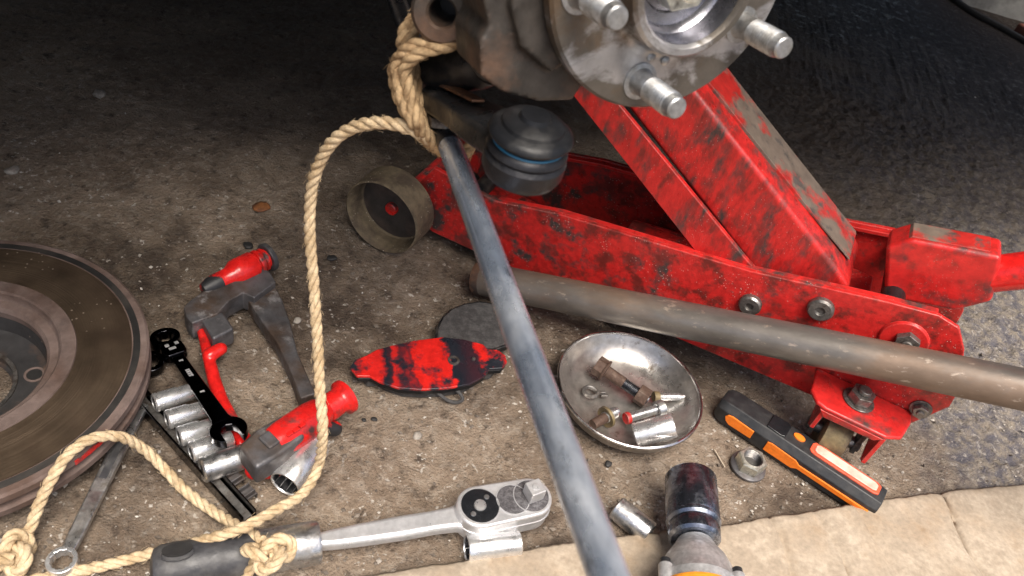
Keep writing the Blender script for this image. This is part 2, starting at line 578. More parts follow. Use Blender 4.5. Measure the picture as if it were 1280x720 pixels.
def ground_material():
    m = bpy.data.materials.new('oily_worn_ground')
    m.use_nodes = True
    nt = m.node_tree
    N, L = nt.nodes, nt.links
    bs = N['Principled BSDF']
    tc = N.new('ShaderNodeTexCoord')
    vec = tc.outputs['Object']

    def noise(s, d=8, r=.6, ds=0.0, v=vec):
        n = N.new('ShaderNodeTexNoise')
        n.inputs['Scale'].default_value = s
        n.inputs['Detail'].default_value = d
        n.inputs['Roughness'].default_value = r
        n.inputs['Distortion'].default_value = ds
        L.new(v, n.inputs['Vector'])
        return n.outputs[0]

    def rng(v, a, b, c=0.0, d=1.0):
        n = N.new('ShaderNodeMapRange')
        n.inputs[1].default_value, n.inputs[2].default_value = a, b
        n.inputs[3].default_value, n.inputs[4].default_value = c, d
        L.new(v, n.inputs[0])
        return n.outputs[0]

    def math_(op, a, b):
        n = N.new('ShaderNodeMath')
        n.operation = op
        n.use_clamp = True
        for i, v in ((0, a), (1, b)):
            if hasattr(v, 'links'):
                L.new(v, n.inputs[i])
            else:
                n.inputs[i].default_value = v
        return n.outputs[0]

    def mix(f, a, b):
        n = N.new('ShaderNodeMix')
        n.data_type = 'RGBA'
        if hasattr(f, 'links'):
            L.new(f, n.inputs[0])
        else:
            n.inputs[0].default_value = f
        for i, v in ((6, a), (7, b)):
            if hasattr(v, 'links'):
                L.new(v, n.inputs[i])
            else:
                n.inputs[i].default_value = (*v, 1)
        return n.outputs[2]

    def blob(x, y, r0, r1, sc=9, amt=.09):
        """1 inside an irregular stain round (x, y)"""
        d = N.new('ShaderNodeVectorMath')
        d.operation = 'DISTANCE'
        L.new(vec, d.inputs[0])
        d.inputs[1].default_value = (x, y, 0)
        n = rng(noise(sc, 6, .6), .3, .7, -amt, amt)
        return rng(math_('ADD', d.outputs['Value'], n), r1, r0)
    base = mix(rng(noise(9, 8, .62), .35, .66), (.255, .188, .135), (.38, .298, .222))
    base = mix(rng(noise(120, 6, .7), .49, .74), base, (.48, .41, .335))
    base = mix(rng(noise(75, 6, .7), .54, .68), base, (.10, .074, .056))
    # bluish bare stone in the road on the right
    sx = N.new('ShaderNodeSeparateXYZ')
    L.new(vec, sx.inputs[0])
    e = math_('ADD', sx.outputs[0], rng(noise(7, 5), .3, .7, -.12, .12))
    fr = rng(e, .36, .48)
    vo = N.new('ShaderNodeTexVoronoi')
    vo.inputs['Scale'].default_value = 115
    L.new(vec, vo.inputs['Vector'])
    stone = mix(rng(noise(60, 6, .7), .42, .6), (.13, .13, .16), (.36, .31, .25))
    stone = mix(rng(noise(140, 4, .7), .56, .66), stone, (.52, .48, .44))
    base = mix(math_('MULTIPLY', fr, .85), base, stone)
    # oil stains with shapes of their own
    st = None
    for b in ((-.26, .36, .02, .16), (-.20, .50, .03, .13), (.11, .30, .02, .13), (.10, .64, .06, .26), (.36, .44, .02, .13), (-.05, .78, .1, .34), (-.33, .50, .02, .1)):
        q = blob(*b)
        st = q if st is None else math_('MAXIMUM', st, q)
    sf = math_('MULTIPLY', st, rng(noise(38, 7, .68), .3, .6, .25, .85))
    base = mix(sf, base, (.056, .039, .029))
    # old black tar road farther back
    tar = blob(1.05, 2.2, .70, 1.05, 4, .2)
    base = mix(math_('MULTIPLY', tar, .9), base, (.009, .0085, .009))
    far = rng(math_('ADD', sx.outputs[1], rng(noise(4, 6), .3, .7, -.2, .2)), .70, 1.0)  # shade under the car painted in, darker brown farther back
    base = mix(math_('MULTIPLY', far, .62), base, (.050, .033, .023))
    # pale grit
    gs = rng(noise(200, 3, .5), .64, .68)
    gk = math_('MULTIPLY', rng(noise(18, 4), .40, .56), rng(sx.outputs[1], .55, .85, 1, .12))
    base = mix(math_('MULTIPLY', gs, gk), base, (.58, .53, .47))
    L.new(base, bs.inputs['Base Color'])
    rg = rng(sf, 0, 1, .82, .52)
    tr = N.new('ShaderNodeMix')
    L.new(tar, tr.inputs[0])
    L.new(rg, tr.inputs[2])
    L.new(rng(noise(60, 5, .7), .54, .62, .8, .12), tr.inputs[3])
    L.new(tr.outputs[0], bs.inputs['Roughness'])
    bs.inputs['Specular IOR Level'].default_value = .35
    bp = N.new('ShaderNodeBump')
    bp.inputs['Strength'].default_value = .9
    bp.inputs['Distance'].default_value = .005
    hh = N.new('ShaderNodeMath')
    hh.operation = 'ADD'
    L.new(noise(130, 8, .68), hh.inputs[0])
    L.new(noise(420, 4, .6), hh.inputs[1])
    tb = N.new('ShaderNodeMath')
    tb.operation = 'MULTIPLY_ADD'
    tm = math_('MULTIPLY', rng(noise(75, 5, .65), .25, .75), tar)
    L.new(tm, tb.inputs[0])
    tb.inputs[1].default_value = 2.2
    L.new(hh.outputs[0], tb.inputs[2])
    L.new(tb.outputs[0], bp.inputs['Height'])
    L.new(bp.outputs[0], bs.inputs['Normal'])
    return m


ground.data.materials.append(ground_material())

# loose grit lying everywhere
mb = MB(1)
for k in range(2600):
    px, py = random.uniform(-60, 1340), 760 - 640 * random.random() ** 1.6
    if py < 330 and random.random() < .75:
        continue
    p = P(px, py)
    s = random.choice((.0006, .0008, .001, .0012, .0018)) * random.uniform(.7, 1.3)
    m = Matrix.Translation((p.x, p.y, -.001 + s * .3)) @ Matrix.Rotation(random.uniform(0, 6.28), 4, random.choice('XYZ')) @ Matrix.Diagonal((s * random.uniform(.8, 1.6), s, s * .7, 1))
    mb.add([(1, 0, 0), (-1, 0, 0), (0, 1, 0), (0, -1, 0), (0, 0, 1), (0, 0, -1)],
           [(0, 2, 4), (2, 1, 4), (1, 3, 4), (3, 0, 4), (2, 0, 5), (1, 2, 5), (3, 1, 5), (0, 3, 5)], m)
gm = bpy.data.materials.new('mixed_grit')
gm.use_nodes = True
g_ = gm.node_tree.nodes.new('ShaderNodeNewGeometry')
r_ = gm.node_tree.nodes.new('ShaderNodeValToRGB')
r_.color_ramp.elements[0].color = (.10, .08, .065, 1)
r_.color_ramp.elements[1].color = (.55, .51, .46, 1)
r_.color_ramp.elements[1].position = .95
r_.color_ramp.elements.new(.6).color = (.22, .185, .15, 1)
gm.node_tree.links.new(g_.outputs['Random Per Island'], r_.inputs[0])
gm.node_tree.links.new(r_.outputs[0], gm.node_tree.nodes['Principled BSDF'].inputs['Base Color'])
gm.node_tree.nodes['Principled BSDF'].inputs['Roughness'].default_value = .8
grit = mb.build('loose_grit', gm, flat=True)
tag(grit, 'loose pale grit and stone crumbs scattered over the oily ground', 'grit', kind='stuff')

# ------------------------------------------------------------------ trolley jack
JA = R(75)
JL, JW = Vector((math.sin(JA), -math.cos(JA), 0)), Vector((math.cos(JA), math.sin(JA), 0))
JO = P(476, 273.5, .0405)
JO.z = 0
JM = Matrix(((JL.x, JW.x, 0, JO.x), (JL.y, JW.y, 0, JO.y), (0, 0, 1, 0), (0, 0, 0, 1)))
jack = thing('trolley_jack', JM, 'scuffed red steel trolley jack with raised lifting arm and iron front wheel', 'jack')
side = [(8, 30), (11, 60), (26, 90), (50, 88), (95, 85), (159, 103), (283, 124.5), (335, 134), (398, 151), (440, 162), (478, 170),
        (496, 167), (510, 150), (528, 112), (531, 92), (514, 52), (484, 41), (448, 38), (309, 29), (74, 15), (36, 14)]
MB().prism(side, 45, 50, 'xzy').build('side_plate', M['red_grimy'], jack, bevel=1)
MB().prism([(x, z) for x, z in side], 160, 165, 'xzy').build('side_plate', M['red_grimy'], jack, bevel=1)
fl = MB()
top = [(95, 84), (159, 102), (283, 123.5), (335, 133), (398, 150), (440, 161), (478, 169)]
fl.prism(top + [(x + .8, z - 4) for x, z in reversed(top)], 50.2, 57, 'xzy')
fl.build('plate_flange', M['red'], jack, bevel=.8)
fl = MB()
fl.prism(top + [(x + .8, z - 4) for x, z in reversed(top)], 153, 159.8, 'xzy').build('plate_flange', M['red'], jack, bevel=.8)
MB().box(40, 120, 50.5, 159.5, 14, 19).build('floor_plate', M['red_grimy'], jack, bevel=1)
MB().box(300, 420, 50.5, 159.5, 36, 41).build('floor_plate', M['red_grimy'], jack, bevel=1)
# lifting arm
arm = [(98, 333), (275, 229), (400, 156), (413, 146), (416, 132), (408, 108), (360, 100), (326, 128), (214, 198), (98, 270)]
MB().prism(arm, 66, 140, 'xzy').build('lifting_arm', M['red_arm'], jack, bevel=5, seg=3)
tp = [(104, 332.5), (275, 232), (404, 157), (405.5, 155), (273, 227), (102, 327)]
MB().prism(tp, 90, 138, 'xzy').build('arm_top_plate', M['arm_top'], jack, bevel=1)
MB().prism([(78, 252), (112, 262), (324, 138), (350, 124), (340, 100), (300, 112), (277, 127)], 54, 59.5, 'xzy').build('link_bar', M['red_arm'], jack, bevel=1)
MB().prism([(78, 252), (112, 262), (324, 138), (350, 124), (340, 100), (300, 112), (277, 127)], 145, 150, 'xzy').build('link_bar', M['red_arm'], jack, bevel=1)
MB().lathe([(0, 324), (24, 326), (26, 330), (34, 340), (36, 352), (31, 352), (28, 343), (0, 342)], 28, Matrix.Translation((100, 103, 0))).build('saddle', M['cast'], jack)
MB().cyl((60, 50.5, 52), (60, 159.5, 52), 9).build('cross_shaft', M['cast_dark'], jack)
MB().cyl((220, 105, 58), (405, 105, 92), 27, n=28).box(380, 440, 70, 140, 60, 120).build('hydraulic_unit', M['red_grimy'], jack, bevel=2)
# handle socket and handle
sk = [(421, 190), (443, 144), (495, 160), (513, 182), (497, 222), (434, 205)]
MB().prism(sk, 76, 106, 'xzy').build('handle_socket', M['red'], jack, bevel=4, seg=3)
MB().prism([(427, 192.6), (434, 205.8), (489, 220.6), (487, 218), (434, 203.5), (427, 190)], 80, 103, 'xzy').build('socket_top', M['arm_top'], jack, bevel=.8)
MB().cyl((488, 91, 184), (640, 91, 310), 15.0, 15.0, 28).build('handle', M['red_clean'], jack)
MB().cyl((448, 51, 150), (448, 159, 150), 10).build('socket_pin', M['cast_dark'], jack)


def hex_bolt(parent, x, z, y, r, hh, m, washer=True):
    """bolt head on the near plate, standing out towards -Y"""
    mm = Matrix.Translation((x, y, z)) @ Matrix.Rotation(R(90), 4, 'X') @ Matrix.Rotation(random.uniform(0, 1), 4, 'Z')
    b = MB()
    if washer:
        b.lathe([(0, 0), (r * 1.32, 0), (r * 1.32, 1.6), (0, 1.6)], 24, mm)
    b.prism(ngon(6, r), 1.6, hh, m=mm)
    b.lathe([(0, hh), (r * .5, hh), (r * .45, hh + 2), (0, hh + 2)], 14, mm)
    return b.build('bolt', m, parent, bevel=.6)


def round_bolt(parent, x, z, y, r, hh, m):
    mm = Matrix.Translation((x, y, z)) @ Matrix.Rotation(R(90), 4, 'X')
    b = MB().lathe([(0, 0), (r, 0), (r, hh * .7), (r * .85, hh), (r * .4, hh), (r * .3, hh * .6), (0, hh * .6)], 28, mm)
    return b.build('bolt', m, parent)


round_bolt(jack, 347, 103, 45, 10, 6, M['bolt'])
round_bolt(jack, 399, 130, 45, 11, 6, M['bolt'])
hex_bolt(jack, 470, 137, 45, 10.5, 9, M['bolt'])
MB().lathe([(0, 0), (20, 0), (18.5, 3), (0, 3)], 28, Matrix.Translation((468, 45, 135)) @ Matrix.Rotation(R(90), 4, 'X')).build('boss', M['red'], jack, bevel=.8)
hex_bolt(jack, 514, 78, 45, 7, 7, M['bolt'])
# rear caster under its bent horn plate
pl = [(424, 44.8), (424, 14), (431, 3), (440, 0), (492, 0), (505, 8), (511, 30), (511, 44.8)]
MB().prism(pl, 66, 70.5, 'xyz').build('caster_plate', M['red'], jack, bevel=2, seg=3)
mm = Matrix.Translation((464, 27, 70.5))
MB().lathe([(0, 0), (14, 0), (14, 1.8), (0, 1.8)], 24, mm).prism(ngon(6, 11, .3), 1.8, 11, m=mm).lathe([(0, 11), (6, 11), (5.5, 15), (0, 15)], 16, mm).build('caster_nut', M['bolt'], jack, bevel=.8)
MB().prism([(1, 66), (44, 66), (44, 50), (8, 27), (2, 30)], 490, 494, 'yzx').build('caster_fork', M['red'], jack, bevel=.8)
MB().prism([(1, 66), (44, 66), (44, 50), (12, 34), (3, 40)], 438, 442, 'yzx').build('caster_fork', M['red'], jack, bevel=.8)
MB().prism([(436, 66), (492, 66), (486, 60), (442, 59)], .2, 3, 'xzy').build('caster_lip', M['red'], jack, bevel=.8)
MB().lathe([(6, -11), (20, -12), (23.5, -10.5), (23.5, 10.5), (20, 12), (6, 11)], 32, Matrix.Translation((464, 27, 23.5)) @ Matrix.Rotation(R(90), 4, 'Y'), closed=True).build('caster_wheel', M['brass'], jack)
MB().cyl((440.5, 27, 23.5), (489, 27, 23.5), 6).prism([(18, 66), (36, 66), (34, 18), (20, 18)], 443, 447, 'yzx').prism([(18, 66), (36, 66), (34, 18), (20, 18)], 483, 487, 'yzx').build('caster_axle', M['bolt'], jack)
# front wheels: open iron cups with a red axle end
wp = [(0, 25), (34, 25), (36.8, 22), (38, 2), (39, 0), (40.5, 1), (41, 4), (41, 32), (39, 34), (0, 34)]
for y0, sgn in ((0, 1), (208, -1)):
    mw = Matrix.Translation((0, y0, 40.8)) @ Matrix.Rotation(R(-90 * sgn), 4, 'X')
    w = MB().lathe(wp, 56, mw).build('front_wheel', M['wheel'], jack)
    MB().lathe([(0, 22), (30, 22.4), (36.4, 24), (36.4, 24.9), (0, 24.9)], 40, mw).build('wheel_web', M['wheel_in'], w)
    MB().lathe([(0, 17), (5.5, 17), (6.5, 18), (6.5, 23), (0, 23)], 24, mw).build('axle_end', M['red_clean'], w)
MB().cyl((0, 33, 40.8), (0, 175, 40.8), 8).build('front_axle', M['red_grimy'], jack)
MB().prism([(-10, 28), (-6, 56), (30, 64), (30, 24)], 51, 56, 'xzy').build('axle_bracket', M['red_grimy'], jack, bevel=1)
MB().prism([(-10, 28), (-6, 56), (30, 64), (30, 24)], 154, 159, 'xzy').build('axle_bracket', M['red_grimy'], jack, bevel=1)

# ------------------------------------------------------------------ long pipe lying across the jack
pa, pb = P(597, 347, .0165), P(1085, 447, .122)
pm, _ = frame(pa, pb)
pipe = thing('steel_pipe', pm, 'long brown-grey steel pipe leaning across the red jack', 'pipe')
MB().lathe([(13, 0), (15.4, -.6), (16.5, .8), (16.5, 760), (13, 760)], 48, Matrix.Rotation(R(90), 4, 'Y'), closed=True).build('tube', M['pipe'], pipe)
MB().lathe([(13.2, -1.2), (16.0, -1.2), (16.9, 1), (16.9, 7), (13.2, 7)], 40, Matrix.Rotation(R(90), 4, 'Y'), closed=True).build('rusty_pipe_end', M['rust'], pipe)

# ------------------------------------------------------------------ hub, knuckle, ball joint, rod
az, el = R(-56), R(9)
HA = Vector((math.cos(az) * math.cos(el), math.sin(az) * math.cos(el), math.sin(el)))
HC = Vector((.0345, .394, H - .136))
HM = axis_frame(HC, HA)
hub = thing('wheel_hub', HM, 'bare wheel hub with five threaded studs and scraped grey flange', 'wheel hub')
fo = MB().lathe([(24, -10), (64, -10), (66.5, -8), (66.5, -1.8), (65, 0), (40, 0), (36, 1.5), (34.2, 4), (33.6, 15.5), (32, 17.4), (29, 17.4), (27.6, 15.5), (26.6, 3), (24, -4)], 96, closed=True)
fo.build('flange', M['flange'], hub)
MB().lathe([(27.4, 15.0), (26.5, 3), (24.5, 1.2), (23.5, -1), (18, -1.5), (17, -3), (0, -3)], 56).build('bearing_bore', M['bore'], hub)
MB().prism(ngon(6, 15, .2), -2.8, 9).lathe([(0, 9), (9, 9), (8.4, 15), (0, 16)], 24).build('axle_nut', M['nut_zinc'], hub, bevel=1)
for k in range(5):
    a = R(-90 + 72 * k - 8)
    mm = Matrix.Translation((52 * math.cos(a), 52 * math.sin(a), 0))
    pr = [(0, -9), (9.5, -9), (9.5, .8), (7.2, 1.2), (6.2, 3), (6.2, 11)]
    z = 11.0
    while z < 29:
        pr += [(6.5, z), (6.4, z + .3), (5.5, z + .9), (5.6, z + 1.2)]
        z += 1.7
    pr += [(6.2, 29.5), (5.6, 31), (5.4, 33.4), (4.7, 34.2), (0, 34.4)]
    MB().lathe(pr, 28, mm).build('wheel_stud', M['stud'], hub)
for x, y in ((1, -34), (-4, -39), (5, -41)):
    MB().lathe([(0, -.5), (2.6, -.4), (2.4, .8), (1.4, 1.5), (0, 1.6)], 14, Matrix.Translation((x, y, 0))).build('rivet', M['stud'], hub)

kn = thing('steering_knuckle', Matrix.Translation(HC), 'dark oily cast steering knuckle behind the bare hub', 'suspension')


def K(px, py, dep):
    return (D(px, py, dep) - HC) * 1000


HR = HM.to_3x3()


def HP(px, py, zs):
    """point of the plane parallel to the flange, zs mm along the axle"""
    d = ray(px, py)
    n = HA
    t = ((HC + HA * zs * .001 - CAM).dot(n)) / d.dot(n)
    return (HR.transposed() @ (CAM + d * t - HC)) * 1000


kr = Matrix(HR).to_4x4()
b = MB()
b.lathe([(0, -11), (53, -11), (56, -14), (55, -50), (46, -64), (0, -66)], 40, kr)
ol = [tuple(HP(x, y, -16)[:2]) for x, y in ((612, -50), (604, 0), (612, 34), (600, 52), (602, 96), (628, 116), (676, 128), (716, 126), (760, 60), (740, -70))]
b.prism(ol, -50, -16, m=kr)
ol = [tuple(HP(x, y, -10)[:2]) for x, y in ((648, -50), (640, 10), (652, 60), (690, 92), (740, 60), (740, -70))]
b.prism(ol, -40, -10.5, m=kr)
b.prism(ngon(4, 16, .5), -30, 24, m=Matrix.Translation(K(585, -8, .462)))
b.capsule(K(625, 72, .455), K(570, 92, .466), 13, 11)
b.capsule(HA * -42, HA * -60 + Vector((10, 20, 130)), 36, 24)
ko = b.build('casting', M['cast'], kn, remesh=1.5)
ko.modifiers['smooth'].iterations = 3
for p0, p1, ro_, ri in ((K(568, 0, .452), K(552, 17, .418), 16.5, 7.2), (K(640, 64, .446), K(612, 73, .4285), 14.5, 6.4)):
    ln = (p1 - p0).length
    mm = axis_frame(p0, p1 - p0)
    MB().lathe([(ri, 0), (ro_ - 1.5, 0), (ro_, 1.5), (ro_, ln - 2), (ro_ - 2, ln), (ri + 1.2, ln), (ri, ln - 1.4)], 36, mm, closed=True).build('bolt_eye', M['cast'], kn)
    MB().lathe([(0, 6), (ri + .2, 6), (ri + .2, 3), (0, 3)], 24, mm).build('eye_bottom', M['cast_dark'], kn)
kb, km = K(578, 96, .458), K(548, 80, .475)
MB().capsule(K(600, 78, .452), K(545, 88, .475), 15, 14).build('rod_lug', M['cast_dark'], kn, remesh=1.6)
strut = MB().cyl((HA * -60 + Vector((10, 20, 110))), (HA * -110 + Vector((0, 40, 560))), 25, 25, 24)
strut.build('strut_tube', M['cast_dark'], kn)

# ball joint: arm reaches from the rod to a round housing
BJ = Vector((-.0115, .336, .3395))
bj = thing('ball_joint', Matrix.Translation(BJ), 'black ball joint with thin blue seal ring hanging below the hub', 'ball joint')
MB().lathe([(0, 16.5), (7, 16.5), (8, 14.4), (12, 13.8), (15, 12.2), (15.6, 10.6), (18.2, 9.6), (20.2, 8.0), (20.8, 6.4), (20.4, 5.2), (18.6, 4.6), (17.4, 3.6), (17.2, 2.2), (0, 2.2)], 48).build('rubber_boot', M['rubber'], bj)
MB().lathe([(16.5, 1.4), (18.0, 1.5), (18.3, 2.0), (18.0, 2.5), (16.5, 2.6)], 48, closed=True).build('seal_ring', M['blue'], bj)
MB().lathe([(0, 2.0), (17.6, 1.6), (19.6, 0), (20.2, -2), (19.0, -4), (20.6, -6.2), (20.4, -13), (18.4, -17), (13, -19.5), (0, -20)], 48).build('housing', M['housing'], bj)


def B(px, py, dep):
    return (D(px, py, dep) - BJ) * 1000


r0, r1 = B(556, 128, .466), Vector((0, 0, -2))
mm, ln = frame(r0 * .001, r1 * .001)
mm = Matrix.Translation(r0) @ mm.to_3x3().to_4x4()
MB().prism([(-14, -10), (-14, 12), (20, 14), (ln * .6, 17), (ln, 17), (ln, -17), (ln * .6, -16), (20, -12)], -7, 7, m=mm).build('joint_arm', M['cast_dark'], bj, bevel=3.5, seg=3)
MB().prism([(-10, -3), (-12, 4), (16, 6), (40, 5), (38, -2)], 8.5, 10.4, m=mm).build('clamp_plate', M['copper'], bj, bevel=.8)
MB().cyl(mm @ Vector((2, -2, -13)), mm @ Vector((2, -2, -7.2)), 9, 9, 6).build('clamp_nut', M['bolt'], bj, bevel=.8)

# rod reaching from the suspension out over the tools
ra, rb = Vector((.062, .1155, .326)), Vector((-.0505, .376, .293))
rdir = (rb - ra).normalized()
rm, rl = frame(ra, rb)
rod = thing('steel_rod', rm, 'long blue-grey steel rod lashed by rope below the hub', 'rod')
Yr = Matrix.Rotation(R(90), 4, 'Y')
MB().lathe([(0, 0), (5.6, 0), (6.6, 1.2), (6.65, 150), (6.9, rl + 12), (0, rl + 12)], 40, Yr).build('polished_shaft', M['rod'], rod)
MB().lathe([(0, rl + 12.1), (7.0, rl + 12.1), (7.1, rl + 60), (9.2, rl + 66), (9.2, rl + 110), (7.6, rl + 118), (7.6, rl + 330), (0, rl + 330)], 32, Yr).build('dark_shaft', M['rod_dark'], rod)

# ------------------------------------------------------------------ rope
rope = thing('jute_rope', Matrix.Translation(P(330, 690)), 'pale twisted jute rope hanging from suspension, knotted and trailing over the tools', 'rope')
RO = rope.matrix_world.translation.copy()


def rope_part(name, pts, material, rad=3.8, steps=14, pitch=25.0):
    path = resample([(p - RO) * 1000 for p in smooth_path(pts, steps)], 1.6)
    b = MB()
    k = len(path)
    up = Vector((.2, .15, .97))
    fr = []
    for i, p in enumerate(path):
        t = (path[min(i + 1, k - 1)] - path[max(i - 1, 0)]).normalized()
        x = up.cross(t)
        if x.length < .05:
            x = Vector((1, .2, 0)).cross(t)
        x.normalize()
        up = t.cross(x)
        fr.append((x.copy(), up.copy()))
    for s in range(3):
        st = []
        for i, p in enumerate(path):
            a = 2 * math.pi * (s / 3 + i * 1.6 / pitch)
            wob = 1 + .05 * math.sin(i * .37 + s)
            st.append(p + (fr[i][0] * math.cos(a) + fr[i][1] * math.sin(a)) * rad * .5 * wob)
        b.sweep(st, [rad * .56 * (1 + .06 * math.sin(i * .21 + s * 2)) for i in range(len(st))], 8)
    # stray fibres
    for q in range(int(k * .55)):
        i = random.randrange(k)
        a = random.uniform(0, 6.28)
        n = fr[i][0] * math.cos(a) + fr[i][1] * math.sin(a)
        t = (path[min(i + 1, k - 1)] - path[max(i - 1, 0)]).normalized() * random.choice((-1, 1))
        p0 = path[i] + n * rad * .9
        ll = random.uniform(1.5, 5)
        b.sweep([p0, p0 + n * ll * .35 + t * ll * .6, p0 + n * ll * .5 + t * ll * 1.2], .11, 3, cap=False)
    return b.build(name, material, rope, ang=80)


hang = [D(560, 194, .502), D(546, 182, .480), D(531, 170, .464), D(508, 159, .462), D(475, 153, .467), D(440, 160, .478), D(410, 184, .494), D(392, 225, .515),
        D(387, 275, .535), D(391, 340, .552), D(396, 410, .563), D(399, 470, .570), D(403, 535, .565), P(398, 582, .036), P(377, 618, .031), P(340, 640, .038),
        P(300, 661, .040), P(250, 677, .026), P(190, 692, .009), P(130, 707, .005), P(60, 722, .005), P(-20, 735, .005)]
rope_part('hanging_strand', hang, M['rope'])
loop = [P(18, 694, .010), P(34, 668, .012), P(50, 628, .027), P(68, 592, .043), P(88, 565, .0515), P(116, 548, .053), P(150, 546, .044), P(178, 560, .025),
        P(205, 586, .010), P(236, 617, .0065), P(272, 643, .010), P(306, 662, .022), P(330, 678, .034)]
rope_part('loop_strand', loop, M['rope'])
rope_part('tail_strand', [P(330, 690, .034), P(316, 707, .024), P(306, 724, .014), P(290, 750, .006)], M['rope'])
rope_part('tail_strand', [P(16, 694, .010), P(-6, 712, .006), P(-50, 730, .005)], M['rope'])


def trefoil(c, r, mw):
    pts = []
    for i in range(25):
        t = 2 * math.pi * i / 24 * .985
        pts.append(Vector(c) + mw @ (Vector((math.sin(t) + 2 * math.sin(2 * t), math.cos(t) - 2 * math.cos(2 * t), -1.25 * math.sin(3 * t))) * r))
    return pts


rope_part('knot', trefoil(P(337, 692, .037), .0042, Matrix.Rotation(R(25), 3, 'Z') @ Matrix.Diagonal((1.25, .8, 1.0)).to_3x3()), M['rope'], rad=4.0, steps=8)
rope_part('knot', trefoil(P(16, 692, .014), .0042, Matrix.Rotation(R(60), 3, 'Z')), M['rope'], rad=4.0, steps=8)
# turns lashed round rod and knuckle
for k, (dx, dy, dd) in enumerate(((0, 0, 0), (9, -5, .006), (-9, 9, .004), (6, 11, -.006), (15, -11, .012), (-5, 3, -.004), (3, -8, .010))):
    w = [D(622, 43 + k * 1.5, .440 + dd), D(585, 46 + dy * .4, .437 + dd), D(548 + dx, 50 + dy * .7, .435 + dd), D(518 + dx, 56 + dy, .438 + dd), D(501 + dx * .9, 74 + dy, .447 + dd),
         D(503 + dx, 100 + dy * .6, .452 + dd), D(511 + dx * .8, 132, .456 + dd), D(522 + dx * .6, 156, .460 + dd), D(536 + dx * .4, 175, .474 + dd), D(556, 190, .495 + dd), D(580, 192, .498 + dd), D(592, 172, .490), D(594, 148, .484)]
    if k in (1, 4, 6):
        w = [D(545 + dx, 20 + dy, .475), D(520 + dx, 28 + dy, .452), D(502 + dx, 48 + dy, .448)] + w[4:]
    rope_part('lashing', w, M['rope_dirty'], rad=3.7, pitch=23)

# ------------------------------------------------------------------ brake disc lying hollow side up
DC = Vector((-.731 * .508, .644 * .508, 0))
disc = thing('brake_disc', at(DC, .35), 'large rusty vented brake disc lying hollow side up', 'brake disc')
MB().lathe([(123.5, 42), (128, 42), (129.8, 40.4), (129.8, 35), (128.5, 34), (118, 33.6), (79, 33.6), (79, 41.6), (118, 41.6), (118, 42)], 128, closed=True).build('upper_ring', M['disc_rust'], disc)
MB().lathe([(118.6, 41.7), (123.6, 41.7), (123.6, 42.3), (118.6, 42.3)], 128, closed=True).build('outer_band', M['disc_band'], disc)
fc = [(79.5, 41.7), (117.6, 41.7)]
rr_ = 117.6
while rr_ > 79.6:
    fc.append((rr_, 42.2 + random.uniform(-.09, .09)))
    rr_ -= random.uniform(.25, .9)
MB().lathe(fc, 128, closed=True).build('friction_face', M['disc_face'], disc)
MB().lathe([(80, 20), (128.6, 20), (129.8, 21.4), (129.8, 26.4), (128, 27.6), (80, 27.6)], 128, closed=True).build('lower_ring', M['disc_rust'], disc)
vn = MB()
for k in range(40):
    a = 2 * math.pi * k / 40
    vn.box(82, 121, -2.2, 2.2, 27.6, 33.6, Matrix.Rotation(a, 4, 'Z'))
vn.build('cooling_vanes', M['rust'], disc)
MB().lathe([(80.2, 42), (79.6, 43.2), (70, 43.2), (68.6, 41.8), (68.0, 37), (66.8, 35.6), (61, 34.2), (58.6, 31), (58.4, 20), (63, 8.5), (64, 5), (75, 20), (80, 27)], 96, closed=True).build('inner_lip', M['disc_rust'], disc)
MB().lathe([(58.2, 26), (57.4, 20), (56, 13), (52, 10.5), (33.5, 10), (33.5, 5.0), (31, 2), (33, 0.2), (60, 0.2), (62, 4), (58.3, 24)], 96, closed=True).build('hat', M['disc_hat'], disc)
MB().lathe([(33.2, 11.4), (36, 11.8), (36, 9.8), (33.2, 9.8)], 64, closed=True).build('centre_bore', M['bolt'], disc)
for k in range(5):
    a = 2 * math.pi * k / 5 + .25
    mm = Matrix.Translation((47 * math.cos(a), 47 * math.sin(a), 10.2))
    MB().lathe([(5.6, 0), (7.4, 0), (7.4, .9), (6.4, 1.2), (5.6, .9)], 28, mm, closed=True).build('bolt_hole_rim', M['disc_rust'], disc)
    MB().lathe([(0, .05), (5.6, .05), (5.6, .3), (0, .3)], 24, mm).build('bolt_hole', M['dark_chip'], disc)
pm_ = P(118, 574, .03)
loc = disc.matrix_world.inverted() @ pm_
aa = math.atan2(loc.y, loc.x)
sm = MB()
for k in range(9):
    a = aa + (k - 4) * .02
    sm.box(129.5, 130.5, -1.6, 1.6, 34.5 + random.uniform(0, 1), 39 + random.uniform(-1, 1.2), Matrix.Rotation(a, 4, 'Z'))
sm.build('red_paint_smear', M['red_clean'], disc, bevel=.3)

# ------------------------------------------------------------------ dish of bolts
DI = Vector((.2384 * .525, .9542 * .525, 0))
dish = thing('steel_dish', at(DI), 'shallow round steel dish holding bolts and a socket', 'dish')
prof = [(0, 1.5), (30, 1.6), (44, 3), (54, 8), (61, 16), (64, 23.5), (65, 24.5), (66.2, 24), (66, 22.8), (64.2, 21), (61.6, 12), (54, 4.5), (44, .6), (30, 0), (0, 0)]
MB().lathe(prof, 96).build('bowl', M['dish'], dish)
MB().lathe([(65.4 + 1.5 * math.cos(t), 24.2 + 1.5 * math.sin(t)) for t in [i * math.pi / 4 for i in range(8)]], 96, closed=True).build('rim', M['dish_rim'], dish)


def screw_profile(r, z0, z1, p, d):
    pr, z = [], z0
    while z + p <= z1:
        pr += [(r, z), (r, z + p * .25), (r - d, z + p * .55), (r - d, z + p * .75)]
        z += p
    pr.append((r - d, z1))
    return pr


Y90 = Matrix.Rotation(R(90), 4, 'Y')
